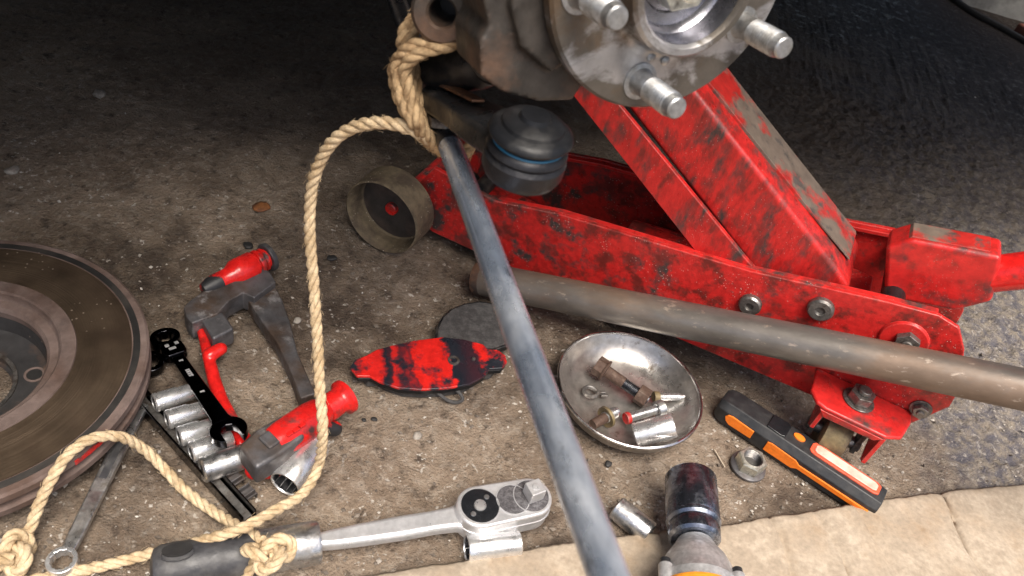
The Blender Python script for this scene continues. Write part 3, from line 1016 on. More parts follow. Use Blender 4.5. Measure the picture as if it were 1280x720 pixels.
# rusty long bolt with its nut
fm, ln = frame(P(752, 460, .016), P(806, 497, .012))
o = thing('long_bolt', fm, 'rusty long bolt with hex head and nut lying in the dish', 'bolt')
MB().prism(ngon(6, 9.5, .2), -6, 3, m=Y90).lathe([(0, 3), (10, 3), (10.5, 5), (5.6, 5.6), (5.4, ln * .52), (0, ln * .52)], 24, Y90).build('head_and_shank', M['bolt_rust'], o, bevel=.5)
MB().lathe([(0, ln * .52)] + screw_profile(5.4, ln * .52, ln + 4, 1.5, .8) + [(0, ln + 4)], 20, Y90).build('thread', M['thread'], o)
MB().prism(ngon(6, 9.5, .5), ln - 8, ln + 3, m=Y90).build('nut', M['bolt_rust'], o, bevel=.8)
# split ring washer
o = thing('spring_washer', at(P(737, 493, .004), .4), 'dark split spring washer lying at the edge of the dish bolts', 'washer')
sp = [Vector((6.2 * math.cos(t), 6.2 * math.sin(t), 2.2 + t * .5)) for t in [i * 6.0 / 40 for i in range(41)]]
MB().sweep(sp, 1.9, 8).build('coil', M['bolt'], o)
MB().box(6, 14, -2.2, .6, 1, 4.5).box(9, 16, -5, -2.4, 1, 3.6).build('lug', M['bolt'], o, bevel=.6)
# short bolt pointing up-right
fm, ln = frame(P(744, 529, .012), P(771, 514, .013))
o = thing('short_bolt', fm, 'short hex bolt with a wide greasy washer in the dish', 'bolt')
MB().lathe([(0, -3), (4.4, -3), (4.6, ln * .45), (0, ln * .45)], 20, Y90).build('shank', M['bolt_rust'], o)
MB().lathe([(0, ln * .45)] + screw_profile(5.0, ln * .45, ln, 1.3, .5) + [(0, ln)], 20, Y90).build('thread', M['zinc'], o)
MB().lathe([(5.2, ln * .5), (9.6, ln * .46), (9.8, ln * .56), (5.2, ln * .6)], 28, Y90, closed=True).build('washer', M['brass'], o)
# zinc screw
fm, ln = frame(P(818, 496, .010), P(857, 496, .010))
o = thing('zinc_screw', fm, 'small bright screw with a dark tip and tan collar in the dish', 'screw')
MB().lathe([(0, -1), (4.8, -1), (5.2, 1), (5.0, 4), (0, 4)], 20, Y90).build('collar', M['brass'], o)
MB().lathe([(0, 4)] + screw_profile(3.9, 4, ln - 6, 1.3, .5) + [(2.4, ln - 5.5), (2.4, ln), (0, ln)], 20, Y90).build('thread', M['zinc'], o)
# bolt with red collar
fm, ln = frame(P(783, 523, .012), P(826, 510, .014))
o = thing('red_collar_bolt', fm, 'small bright bolt with a red collar leaning on the dish socket', 'bolt')
MB().lathe([(0, -1), (5.2, -1), (5.6, .6), (5.2, 3), (0, 3)], 22, Y90).build('collar', M['red'], o)
MB().lathe([(0, 3)] + screw_profile(4.3, 3, ln - 5, 1.3, .5) + [(0, ln - 5)], 20, Y90).build('thread', M['zinc'], o)
MB().lathe([(4.8, ln - 5), (7.2, ln - 5), (7.6, ln + 1.5), (4.8, ln + 1.5)], 26, Y90, closed=True).build('ring', M['zinc'], o)
MB().lathe([(0, ln - 5), (3, ln - 5), (2.6, ln + 3), (0, ln + 3.5)], 18, Y90).build('tip', M['zinc'], o)


def star(n, r0, r1):
    return [((r0 if i % 2 else r1) * math.cos(math.pi * i / n), (r0 if i % 2 else r1) * math.sin(math.pi * i / n)) for i in range(2 * n)]


def socket(name, a, b, r0, r1, label, m='chrome', step=.5, group=None, groove=True, open_end=1, pts=12):
    """socket lying from a to b: radius r0 on the drive half, r1 on the working half (end b)"""
    fm, ln = frame(a, b)
    o = thing(name, fm, label, 'socket', group)
    pr = [(5.2, 0), (r0 - 1, 0), (r0, 1)]
    if groove:
        pr += [(r0, 3.2), (r0 - .5, 3.5), (r0 - .5, 4.4), (r0, 4.7)]
    pr += [(r0, ln * step - 1.5), (r1, ln * step + 1.5), (r1, ln - 1), (r1 - .7, ln), (r1 * .86, ln), (r1 * .82, ln - 1.2)]
    k = r1 * .80
    pr += [(k, ln - 8), (k * .8, ln * step), (5.2, ln * step - 2)]
    MB().lathe(pr, 40, Y90, closed=True).build('barrel', M[m], o)
    # twelve-point opening and square drive
    st = MB()
    s2 = star(pts, r1 * .70, r1 * .82)
    n = len(s2)
    vs = [(*p, ln - .8) for p in s2] + [(*p, ln * step + 1) for p in s2]
    st.add(vs, [(i, (i + 1) % n, (i + 1) % n + n, i + n) for i in range(n)] + [tuple(range(n, 2 * n))], Y90)
    st.build('twelve_point_bore', M['thread'], o, ang=20)
    MB().box(-.0, 2, -4.6, 4.6, -4.6, 4.6, Matrix.Translation((.6, 0, 0))).build('square_drive', M['dark_chip'], o)
    return o


socket('socket', P(793, 544, .0135), P(843, 531, .031), 10.4, 10.6, 'polished chrome socket lying among bolts in the dish', 'chrome', .35)

# ------------------------------------------------------------------ brake pads
def plan(pts, z):
    return [P(x, y, z) for x, y in pts]


def flat_plate(mb_, pts, z0, z1, org):
    mb_.prism([((p.x - org.x) * 1000, (p.y - org.y) * 1000) for p in plan(pts, z1 * .001)], z0, z1)
    return mb_


def pad_material():
    m = mat('pad_red_black_paint', (.60, .018, .014), (.016, .019, .026), 40, .50, .60, rough=(.22, .35), bump=.3, bscale=110, vary=.25)
    nt = m.node_tree
    N, L = nt.nodes, nt.links
    bs = N['Principled BSDF']
    old = bs.inputs['Base Color'].links[0].from_socket
    tc = N.new('ShaderNodeTexCoord')
    sx = N.new('ShaderNodeSeparateXYZ')
    L.new(tc.outputs['Object'], sx.inputs[0])
    nz = N.new('ShaderNodeTexNoise')
    nz.inputs['Scale'].default_value = 90
    nz.inputs['Detail'].default_value = 8
    L.new(tc.outputs['Object'], nz.inputs['Vector'])
    mr = N.new('ShaderNodeMapRange')
    mr.inputs[1].default_value, mr.inputs[2].default_value = .3, .7
    mr.inputs[3].default_value, mr.inputs[4].default_value = -.0042, .0042
    L.new(nz.outputs[0], mr.inputs[0])
    ad = N.new('ShaderNodeMath')
    ad.operation = 'ADD'
    L.new(sx.outputs[0], ad.inputs[0])
    L.new(mr.outputs[0], ad.inputs[1])
    nr = N.new('ShaderNodeMapRange')
    nr.inputs[1].default_value, nr.inputs[2].default_value = -.065, .065
    L.new(ad.outputs[0], nr.inputs[0])
    cr = N.new('ShaderNodeValToRGB')
    cr.color_ramp.interpolation = 'EASE'
    els = cr.color_ramp.elements
    els[0].position, els[0].color = 0, (1, 1, 1, 1)
    els[1].position, els[1].color = .16, (0, 0, 0, 1)
    for p, v in ((.12, .9), (.19, .05), (.215, .8), (.235, .75), (.27, .15), (.31, .45), (.345, .2), (.362, 1), (.585, 1), (.60, 0), (.79, .05), (.815, 1)):
        e = els.new(p)
        e.color = (v, v, v, 1)
    L.new(nr.outputs[0], cr.inputs[0])
    mx = N.new('ShaderNodeMix')
    mx.data_type = 'RGBA'
    L.new(cr.outputs[0], mx.inputs[0])
    mx.inputs[6].default_value = (.014, .017, .024, 1)
    L.new(old, mx.inputs[7])
    L.new(mx.outputs[2], bs.inputs['Base Color'])
    return m


pa, pb = P(437, 462, .0), P(633, 450, .0)
fm, ln = frame((pa + pb) / 2, pb)
fm = frame((pa + pb) / 2, pb)[0]
inv = fm.inverted()
pad = thing('brake_pad', fm, 'brake pad with red and black painted backing plate lying face down', 'brake pad')


def pad_poly(pts, z):
    return [tuple((inv @ P(x, y, z * .001))[:2]) for x, y in pts]


outline = [(437, 459), (444, 449), (458, 444), (470, 437), (492, 431), (520, 425), (553, 421), (580, 424), (604, 430), (610, 436), (622, 437), (632, 444),
           (634, 453), (628, 460), (612, 461), (606, 470), (588, 480), (560, 485), (527, 487), (498, 485), (474, 477), (462, 470), (446, 470)]
pp = [(x * 1000, y * 1000) for x, y in pad_poly(outline, 17)]
MB().prism(pp, 14.2, 17).build('backing_plate', pad_material(), pad, bevel=.9)
MB().prism([(x * .985, y * .97 - .8) for x, y in pp], 9.5, 14.1).build('shim', M['rubber'], pad, bevel=.9)
ins = [(x * .86, y * .86 - 1.5) for x, y in pp]
MB().prism(ins, 0, 9.4).build('friction_lining', M['pad'], pad, bevel=1)
c = inv @ P(567, 451, .017)
MB().lathe([(3, 17), (5.2, 17), (5.2, 18), (3, 18)], 24, Matrix.Translation((c.x * 1000, c.y * 1000, 0)), closed=True).build('rivet_ring', M['bolt'], pad)
c = inv @ P(592, 449, .017)
MB().lathe([(0, 17), (1.8, 17), (1.6, 18.4), (0, 18.8)], 16, Matrix.Translation((c.x * 1000, c.y * 1000, 0))).build('rivet', M['bolt'], pad)
q0, q1 = inv @ P(441, 470, .006), inv @ P(455, 474, .006)
MB().sweep(smooth_path([q0 * 1000 + Vector((6, 8, 6)), q0 * 1000, q0 * 1000 + Vector((2, -4, 0)), q1 * 1000, q1 * 1000 + Vector((6, 6, 6))], 6), .9, 8).build('spring_clip', M['bolt'], pad)
q0 = (inv @ P(570, 503, .003)) * 1000
MB().sweep(smooth_path([q0 + Vector((-18, 10, 6)), q0 + Vector((-8, 3, 1)), q0, q0 + Vector((6, 2, 1)), q0 + Vector((3, 7, 5)), q0 + Vector((-6, 14, 8))], 6), 1.6, 8).build('spring_clip', M['pad'], pad)
# the second pad, bare, tipped up behind the first
pa2 = P(590, 420, 0)
pad2 = thing('brake_pad', at(pa2), 'plain dark grey brake pad half hidden behind the red and black one', 'brake pad')
ol = [(541, 432), (545, 410), (552, 396), (563, 386), (580, 379), (600, 376), (620, 379), (634, 388), (640, 404), (640, 430), (618, 438), (580, 436)]
p2 = [((P(x, y, .012).x - pa2.x) * 1000, (P(x, y, .012).y - pa2.y) * 1000) for x, y in ol]
MB().prism(p2, 6, 12).build('backing_plate', M['cast_dark'], pad2, bevel=1)
MB().prism([(x * .9, y * .9) for x, y in p2], 0, 5.9).build('friction_lining', M['pad'], pad2, bevel=.8)
MB().prism([(x * .93, y * .93) for x, y in p2], 12, 12.8).build('shim', M['pad'], pad2, bevel=.4)

# ------------------------------------------------------------------ caliper carrier (red bosses on a grey iron frame)
CO = P(320, 440, 0)
cc = thing('caliper_carrier', at(CO), 'grey iron brake caliper carrier frame with two bright red slide pin bosses', 'brake caliper')


def Q(px, py, z):
    return (P(px, py, z * .001) - CO) * 1000


def plate(pts, z0, z1):
    return MB().prism([tuple(Q(x, y, z1)[:2]) for x, y in pts], z0, z1)


plate([(229, 384), (236, 376), (262, 358), (300, 338), (322, 330), (338, 340), (345, 352), (318, 372), (304, 366), (286, 376), (272, 392), (240, 404), (233, 396)], 6, 26).build('bridge', M['bracket'], cc, bevel=1.4)
plate([(318, 346), (338, 344), (352, 372), (362, 400), (372, 440), (395, 492), (376, 498), (362, 462), (346, 428), (326, 400), (308, 372)], 4, 19).build('frame_arm', M['bracket'], cc, bevel=1.6)
plate([(252, 400), (278, 388), (293, 410), (266, 424)], 5, 24).build('frame_lug', M['bracket'], cc, bevel=2.5)
b = MB()
b.sweep([Q(251, 412, 12), Q(257, 432, 12), Q(262, 452, 11), Q(268, 476, 10), Q(276, 500, 10), Q(292, 532, 10), Q(312, 562, 12), Q(332, 582, 15)], [3.6, 4.4, 5, 5.4, 5.8, 6, 7, 9], 14)
b.capsule(Q(262, 444, 14), Q(276, 436, 15), 6, 5.5)
b.build('frame_arm', M['red_clean'], cc, remesh=1.3)
# upper boss


def boss(p0, p1, prof, name, m, n=32):
    return MB().lathe([(r, z * (p1 - p0).length) for r, z in prof], n, axis_frame(p0, p1 - p0)).build(name, m, cc)


u0, u1 = Q(254, 362, 24), Q(336, 321, 27)
boss(u0, u1, [(0, .0), (5, .01), (7.5, .1), (8.2, .25), (8.6, .38), (12, .46), (12.6, .5), (12.6, .74), (11.5, .765), (9.5, .775), (9.5, .80)], 'slide_boss', M['red_clean'])
boss(u0, u1, [(0, -.02), (5.3, -.005), (7.9, .1), (8.7, .24), (8.4, .245), (0, .24)], 'boss_tip', M['red_black'])
boss(u0, u1, [(9.4, .79), (11.4, .8), (11.8, .82), (11.4, .85), (9.2, .86), (9.2, .88), (10.6, .885), (10.8, .92), (9.0, .935), (9, .96), (0, .96)], 'dust_boot', M['red_clean'])
boss(u0, u1, [(0, .955), (13, .955), (13.6, .97), (13.2, 1.02), (0, 1.03)], 'boot_cap', M['grip'])
# lower boss
l0, l1 = Q(306, 580, 30), Q(434, 494, 30)
lm, ll = frame(Vector((0, 0, 0)), (l1 - l0))
lm = Matrix.Translation(l0) @ lm
ll /= 1000
MB().prism([(0, -13), (3, 11), (20, 14), (44, 12.5), (44, -13), (20, -14.5)], -13, 9, m=lm).build('lug_block', M['bracket'], cc, bevel=3, seg=3)
MB().box(16, 44, -7, 6.5, 8, 11.5, lm).build('lug_rib', M['bracket'], cc, bevel=1.5)
boss(l0, l1, [(0, .26), (12.8, .26), (13.8, .34), (14, .60), (13, .70), (10.5, .75), (9.8, .78), (0, .78)], 'slide_boss', M['red_clean'])
boss(l0, l1, [(0, .77), (10.5, .77), (11, .80), (10.4, .90), (11.6, .93), (14.2, .95), (14.4, .985), (12, 1.0), (0, 1.0)], 'dust_boot', M['red_clean'])
b = MB()
b.capsule(Q(396, 530, 18), Q(418, 536, 10), 8, 6.5)
b.build('boss_foot', M['red_black'], cc, remesh=1.2)
b = MB()
b.capsule(Q(318, 588, 12), Q(344, 590, 10), 7, 5)
b.build('boss_foot', M['red_clean'], cc, remesh=1.2)
for (px, py) in ((362, 542), (370, 537), (378, 531)):
    c_ = Q(px, py, 44)
    MB().box(-2.6, 2.6, -1.6, 1.6, -1.2, .8, Matrix.Translation(c_) @ lm.to_3x3().to_4x4()).build('cast_mark', M['red_clean'], cc, bevel=.5)

# ------------------------------------------------------------------ socket rail and its sockets
fm, ln = frame(P(176, 502, .0), P(312, 654, .0))
rail = thing('socket_rail', fm, 'black steel socket rail with two empty spring clips', 'socket rail')
MB().prism([(-6, 0), (-6, 12), (-4.6, 13.4), (-4.6, 2), (4.6, 2), (4.6, 13.4), (6, 12), (6, 0)], 0, ln, 'yzx').build('channel', M['black_chrome'], rail, bevel=.5)
MB().box(2, ln - 2, -3.6, 3.6, 2.2, 5).build('slide_bar', M['bolt'], rail, bevel=.5)
inv = fm.inverted()
for px, py in ((287, 597), (300, 617)):
    c_ = (inv @ P(px, py, .012)) * 1000
    b = MB().box(c_.x - 5, c_.x + 5, 4.8, 16, 6, 7.2).box(c_.x - 5, c_.x + 5, 14.8, 16, 1, 6).box(c_.x - 4, c_.x - 2.8, 5, 15, 7.2, 12).box(c_.x + 2.8, c_.x + 4, 5, 15, 7.2, 12)
    b.build('spring_clip', M['bracket'], rail, bevel=.4)
RG = 'sockets clipped on the rail'
sl_ = [((192, 504), (245, 488), 7.4, 6.7, 'small chrome socket on the rail, beside the brake disc'),
       ((208, 525), (259, 510), 7.6, 6.6, 'small chrome socket second along the rail from the brake disc'),
       ((223, 546), (272, 531), 7.8, 6.6, 'small chrome socket in the middle of the five on the rail'),
       ((238, 566), (290, 548), 8.3, 6.8, 'small chrome socket on the rail next to the large one'),
       ((252, 588), (318, 566), 9.6, 9.6, 'large dull chrome socket on the rail beside the empty clips')]
for a_, b_, r0_, r1_, lb in sl_:
    socket('rail_socket', P(*a_, .016), P(*b_, .014), r0_, r1_, lb, 'chrome' if r0_ < 9 else 'chrome_dull', .55, RG)


# ------------------------------------------------------------------ spanners
def ring_end(b, cx, ro_, ri, z0, z1, pts=12):
    s2 = star(pts, ri * .9, ri)
    n = len(s2)
    vs = []
    for z in (z0, z1):
        vs += [(cx + ro_ * math.cos(math.pi * i / pts), ro_ * math.sin(math.pi * i / pts), z) for i in range(n)]
        vs += [(cx + p[0], p[1], z) for p in s2]
    fs = []
    for i in range(n):
        j = (i + 1) % n
        fs += [(i, j, n + j, n + i), (2 * n + i, 3 * n + i, 3 * n + j, 2 * n + j), (i, 2 * n + i, 2 * n + j, j), (n + i, n + j, 3 * n + j, 3 * n + i)]
    return b.add(vs, fs)


fm, ln = frame(P(207, 425, .006), P(286, 540, .030))
w = thing('ratchet_spanner', fm, 'shiny black ratcheting spanner lying across the rail sockets', 'spanner')
b = MB()
ring_end(b, 0, 11.8, 7.2, -4.5, 4.5)
b.build('ring_head', M['black_chrome'], w, bevel=.8)
MB().prism([(9.5, -6.5), (9.5, 6.5), (13, 9), (24, 9), (27, 6.2), (27, -6.2), (24, -9), (13, -9)], -4.2, 4.6).build('ratchet_head', M['black_chrome'], w, bevel=1)
MB().prism([(27, -5), (27, 5), (60, 5.6), (ln - 16, 6.6), (ln - 8, 9), (ln - 8, -9), (ln - 16, -6.6), (60, -5.6)], -2.6, 2.6).build('shank', M['black_chrome'], w, bevel=1)
b = MB()
jaw = []
for t in np.linspace(R(125), R(35), 8):
    jaw.append((ln + 13.5 * math.cos(t), 13.5 * math.sin(t)))
jaw += [(ln + 12, 6.2), (ln + 1, 6.2), (ln - 3, 4), (ln - 4.5, 0), (ln - 3, -4), (ln + 1, -6.2), (ln + 12, -6.2)]
for t in np.linspace(R(-35), R(-125), 8):
    jaw.append((ln + 13.5 * math.cos(t), 13.5 * math.sin(t)))
jaw += [(ln - 11, -8), (ln - 11, 8)]
b.prism(jaw, -3.6, 3.6).build('open_jaw', M['black_chrome'], w, bevel=.9)
mk = MB()
for x0, x1, y0, y1 in ((12, 15.5, -4.8, -1.6), (12, 15.5, 3, 6), (17.5, 20.5, -3.4, 2.2)):
    mk.box(x0, x1, y0, y1, 4.55, 4.8)
for x in (34, 48, 50.5, 53, 55.5, 78):
    mk.box(x, x + 1.6, -1.6, 1.6, 2.55, 2.8)
    mk.box(x + .4, x + 2.1, .6, 1.7, 2.55, 2.82)
mk.build('stamped_marking', M['mark'], w)
fm, ln = frame(P(188, 455, .006), P(110, 490, .006))
w = thing('box_spanner', fm, 'ring end of a dark spanner poking out from under the disc', 'spanner')
b = MB()
ring_end(b, 0, 11, 7, -4, 4)
b.build('ring_head', M['black_chrome'], w, bevel=.8)
MB().prism([(9, -4), (9, 4), (ln, 5), (ln, -5)], -2.4, 2.4).build('shank', M['black_chrome'], w, bevel=.8)
# long spanner reaching out from under the disc
fm, ln = frame(P(78, 703, .009), P(156, 545, .010))
w = thing('combination_spanner', fm, 'grey ring spanner lying half under the brake disc', 'spanner')
b = MB()
ring_end(b, 0, 9.6, 7.0, -4, 4)
b.build('ring_head', M['chrome'], w, bevel=.6)
MB().prism([(8, -4.2), (8, 4.2), (18, 5), (ln + 30, 6.2), (ln + 30, -6.2), (18, -5)], -3, 2.5).build('shank', M['chrome_dull'], w, bevel=1.4)
MB().box(ln * .62, ln * .95, -2.6, 2.6, 2.4, 2.75).build('recessed_panel', M['grip'], w, bevel=.2)

# ------------------------------------------------------------------ ratchet
fm, ln = frame(P(193, 712, .016), P(575, 648, .017))
rt = thing('socket_ratchet', fm, 'long chrome socket ratchet with dark grey hollow grip under the knot', 'ratchet')
kx = ((fm.inverted() @ P(398, 668, .016)) * 1000).x
gp = MB()
pr = [(0, -2), (8, -2), (13, 0), (15, 4), (15.6, 12), (15.2, kx * .5), (14.4, kx - 42), (0, kx - 42)]
gp.lathe(pr, 36, Y90)
gp.build('grip', M['grip'], rt)
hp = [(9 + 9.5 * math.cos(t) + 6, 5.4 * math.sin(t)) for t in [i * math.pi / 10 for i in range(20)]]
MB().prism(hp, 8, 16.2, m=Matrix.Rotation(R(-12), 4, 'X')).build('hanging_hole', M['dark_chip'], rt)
MB().lathe([(9.6 + 0, 0), (10.4, .3), (10.6, 1), (9.8, 1.2)], 28, Matrix.Translation((15, 0, 15.2)) @ Matrix.Rotation(R(-12), 4, 'X') @ Matrix.Diagonal((1, .6, 1, 1)), closed=True).build('hole_rim', M['grip'], rt)
MB().lathe([(0, kx - 42), (14.6, kx - 42), (15, kx - 40), (15, kx - 2), (14, kx), (11, kx), (10, kx - 1), (0, kx - 1)], 40, Y90).build('ferrule', M['chrome_dull'], rt)
sh = MB()
pathx = [(kx - 3, 5.2), (kx + 8, 6.6), (kx + 30, 7.8), (ln - 45, 8.6), (ln - 20, 8.4), (ln - 6, 9.2), (ln + 4, 12)]
sh.prism([(x, w_) for x, w_ in pathx] + [(x, -w_) for x, w_ in reversed(pathx)], -5.5, 5.5)
sh.build('shank', M['satin'], rt, bevel=4, seg=4)
h0, h1 = P(600, 632, .030), P(664, 620, .030)
hm, hl = frame(h0, h1)
hloc = fm.inverted() @ hm
hloc = Matrix.Translation(hloc.translation * 1000) @ hloc.to_3x3().to_4x4()
b = MB()
body = [(17.5 * math.cos(t), 17.5 * math.sin(t)) for t in np.linspace(R(90), R(270), 16)] + [(hl + 16.5 * math.cos(t), 16.5 * math.sin(t)) for t in np.linspace(R(-90), R(90), 16)]
b.prism(body, -22, 0, m=hloc).build('head', M['satin'], rt, bevel=2.2, seg=3)
MB().prism([(x * 1.02 - .3, y * 1.03) for x, y in body], -12, -9, m=hloc).build('head_band', M['satin'], rt, bevel=1)
MB().lathe([(0, -.5), (14.2, -.5), (14.2, .25), (13, .5), (0, .5)], 40, hloc).build('selector_disc', M['plastic_gloss'], rt)
MB().lathe([(0, .4), (4.8, .4), (4.4, 1.6), (0, 1.9)], 24, hloc).build('selector_button', M['chrome'], rt)
for a in (40, 220):
    MB().lathe([(0, .4), (2.2, .4), (1.8, 1.0), (0, 1.1)], 16, hloc @ Matrix.Translation((9 * math.cos(R(a)), 9 * math.sin(R(a)), 0))).build('cover_screw', M['chrome_dull'], rt)
MB().lathe([(0, -.4), (12.5, -.4), (12.5, .3), (0, .3)], 40, hloc @ Matrix.Translation((hl - 15, 0, 0))).build('stippled_panel', M['knurl'], rt)
MB().lathe([(0, -.4), (13.6, -.4), (13.6, .45), (12.4, .6), (0, .6)], 40, hloc @ Matrix.Translation((hl, 0, 0))).build('drive_disc', M['knurl'], rt)
MB().box(-6.2, 6.2, -6.2, 6.2, .5, 12.5, hloc @ Matrix.Translation((hl + 1, 0, 0)) @ Matrix.Rotation(R(10), 4, 'Z')).build('square_drive', M['satin'], rt, bevel=1)
MB().lathe([(0, 12.4), (3.2, 12.4), (2.8, 13.4), (0, 13.8)], 18, hloc @ Matrix.Translation((hl + 1, 0, 0))).build('drive_button', M['satin'], rt)
for cx_, r_o in ((0, 15.0), (hl - 15, 13.0), (hl, 14.2)):
    MB().lathe([(r_o - .9, .2), (r_o, .2), (r_o - .2, .75), (r_o - .7, .75)], 44, hloc @ Matrix.Translation((cx_, 0, 0)), closed=True).build('cover_ring', M['satin'], rt)

# loose sockets on the ground
socket('socket', P(649, 679, .0105), P(583, 686, .0105), 10.2, 10.4, 'bright chrome socket lying below the ratchet head', 'chrome', .4)
socket('socket', P(770, 634, .009), P(812, 668, .0095), 10, 10, 'dull scratched socket lying between rod and impact wrench', 'chrome_dull', .3)
socket('deep_socket', P(394, 556, .0135), P(356, 606, .0135), 12.6, 12.8, 'deep chrome socket with rusty mouth under the lower red boss', 'chrome', .4)

# ------------------------------------------------------------------ flange nut
no = P(934, 584, 0)
nut = thing('flange_nut', at(no, .3), 'zinc hex nut on a wide grey flange beside the work light', 'nut')
MB().lathe([(7.5, 0), (15.5, 0), (16, .8), (15.8, 2.4), (14, 3.4), (7.5, 4)], 48, closed=True).build('flange', M['bracket'], nut)
b = MB()
hx = ngon(6, 12.2)
cr_ = [(7.2 * math.cos(R(60 * i)), 7.2 * math.sin(R(60 * i))) for i in range(6)]
n = 24
vs = []
for z, s in ((3.4, 1), (12.5, 1), (14, .93)):
    for i in range(n):
        a = 2 * math.pi * i / n
        rr = 11.6 / math.cos(((a + R(30)) % R(60)) - R(30)) * .98
        vs.append((rr * s * math.cos(a), rr * s * math.sin(a), z))
for z in (14.3, 3.4):
    for i in range(n):
        a = 2 * math.pi * i / n
        vs.append((8.8 * math.cos(a), 8.8 * math.sin(a), z))
fs = []
for k in range(4):
    for i in range(n):
        j = (i + 1) % n
        fs.append((k * n + i, k * n + j, (k + 1) * n + j, (k + 1) * n + i))
b.add(vs, fs).build('hex', M['nut_zinc'], nut, ang=25)
MB().lathe([(8.75, 13.6)] + [(8.7 if i % 2 else 7.9, 13.2 - i * .7) for i in range(13)] + [(0, 4)], 28).build('thread', M['bolt'], nut)

# ------------------------------------------------------------------ work light
fm, ln = frame(P(897, 511, .0), P(1082, 634, .0))
wl = thing('work_light', fm, 'black and orange handheld work light lying by the jack caster', 'work light')
sec = [(-15, 2), (-13, 0), (13, 0), (15, 3), (15, 15), (11, 23), (-10, 24), (-15.5, 17)]
b = MB()
n = len(sec)
xs = [(-1, .72), (2, .9), (8, 1), (ln * .5, 1.02), (ln - 2, .98), (ln + 6, .9)]
vs = [(x, y * s, 12 + (z - 12) * s) for x, s in xs for y, z in sec]
fs = [tuple(range(n)), tuple((len(xs) - 1) * n + i for i in range(n))[::-1]]
for k in range(len(xs) - 1):
    fs += [(k * n + i, (k + 1) * n + i, (k + 1) * n + (i + 1) % n, k * n + (i + 1) % n) for i in range(n)]
b.add(vs, fs).build('body', M['plastic'], wl, bevel=2.2, seg=3)


def on_top(poly, z0, z1, name, m, bv=.4):
    MB().prism(poly, z0, z1).build(name, m, wl, bevel=bv)


# top: raised clip pad, button, lens
on_top([(44, -9), (44, 9), (58, 9.6), (62, 8), (62, -8), (58, -9.6)], 23.2, 25.6, 'switch_pad', M['plastic_gloss'], .8)
on_top([(72 + 5.5 * math.cos(t), 2 + 3.6 * math.sin(t)) for t in np.linspace(0, 6.0, 18)], 23.2, 25.4, 'power_button', M['orange'])
on_top([(84, -3), (84, 5), (86, 8), (90, 9), (ln - 4, 8.5), (ln, 6), (ln, -4), (ln - 4, -6), (90, -6), (86, -5)], 23.0, 25.2, 'lens_frame', M['lens_red'], .8)
on_top([(88, -2), (88, 5), (91, 6.5), (ln - 6, 6), (ln - 3, 4), (ln - 3, -2), (ln - 6, -3.6), (91, -3.6)], 25.0, 26.2, 'lens', M['lens'], .6)


def on_side(poly, y0, y1, name, m):
    MB().prism(poly, y0, y1, 'xzy').build(name, m, wl, bevel=.4)


sf = -15.4
on_side([(12, 9), (10, 13), (12, 16.5), (16, 17.5), (38, 16.8), (38, 7), (16, 6.5)], sf - 1.0, sf + 2, 'side_grip', M['orange'])
on_side([(52, 5), (52, 16), (56, 17), (80, 16), (84, 13), (ln, 13), (ln + 3, 10), (ln, 8), (84, 8), (80, 5)], sf - 1.2, sf + 2, 'side_grip', M['orange'])

# ------------------------------------------------------------------ tan board along the bottom
edge_px = [(440, 728), (500, 716), (560, 707), (640, 692), (700, 683), (760, 676), (812, 669), (860, 664), (905, 659), (960, 649), (1010, 643), (1060, 634), (1120, 625), (1165, 619), (1200, 614), (1240, 611), (1280, 607), (1420, 588)]
ex = smooth_path([P(x, y, .012) for x, y in edge_px], 10)
rows = 44
bo = P(900, 720, 0)
vs, fs = [], []
dirv = Vector((.22, -1, 0)).normalized()
rn = np.random.RandomState(4)
for i, e in enumerate(ex):
    jit = Vector((0, 1, 0)) * (.0007 * math.sin(i * .5) + .0004 * rn.randn())
    for j in range(rows):
        t = j / (rows - 1)
        p = e + jit * (1 - min(1, j / 3)) + dirv * (.30 * t ** 1.4)
        zx = fbm(np.array([p.x]), np.array([p.y]), 22, 3, 40)[0]
        crease = 0
        s_ = p.x + .3 * p.y
        for c0, wd in ((.38, .003), (.475, .003), (.275, .0025), (.565, .0035), (.43, .002)):
            crease -= .0036 * math.exp(-((s_ - c0 + .004 * math.sin(p.y * 60)) / wd) ** 2)
        z = .0075 + .0022 * (zx - .4) + crease - .0018 * math.exp(-j / .8)
        vs.append((p.x - bo.x, p.y - bo.y, z))
ni = len(ex)
for i in range(ni - 1):
    for j in range(rows - 1):
        a = i * rows + j
        fs.append((a, a + 1, a + rows + 1, a + rows))
b = MB(1).add(vs, fs)
M['board'] = mat('tan_fibre_board', (.33, .27, .205), (.43, .36, .28), 60, .42, .6, rough=(.85, .85), bump=.5, bscale=260, vary=.16, c3=(.29, .215, .145), s3=30, lo3=.5, hi3=.72, spec=.2)
board = b.build('cardboard_sheet', M['board'], mw=at(bo), ang=80)
so = board.modifiers.new('thickness', 'SOLIDIFY')
so.thickness = .005
so.offset = -1
tag(board, 'creased tan cardboard sheet lying under the impact wrench', 'cardboard')

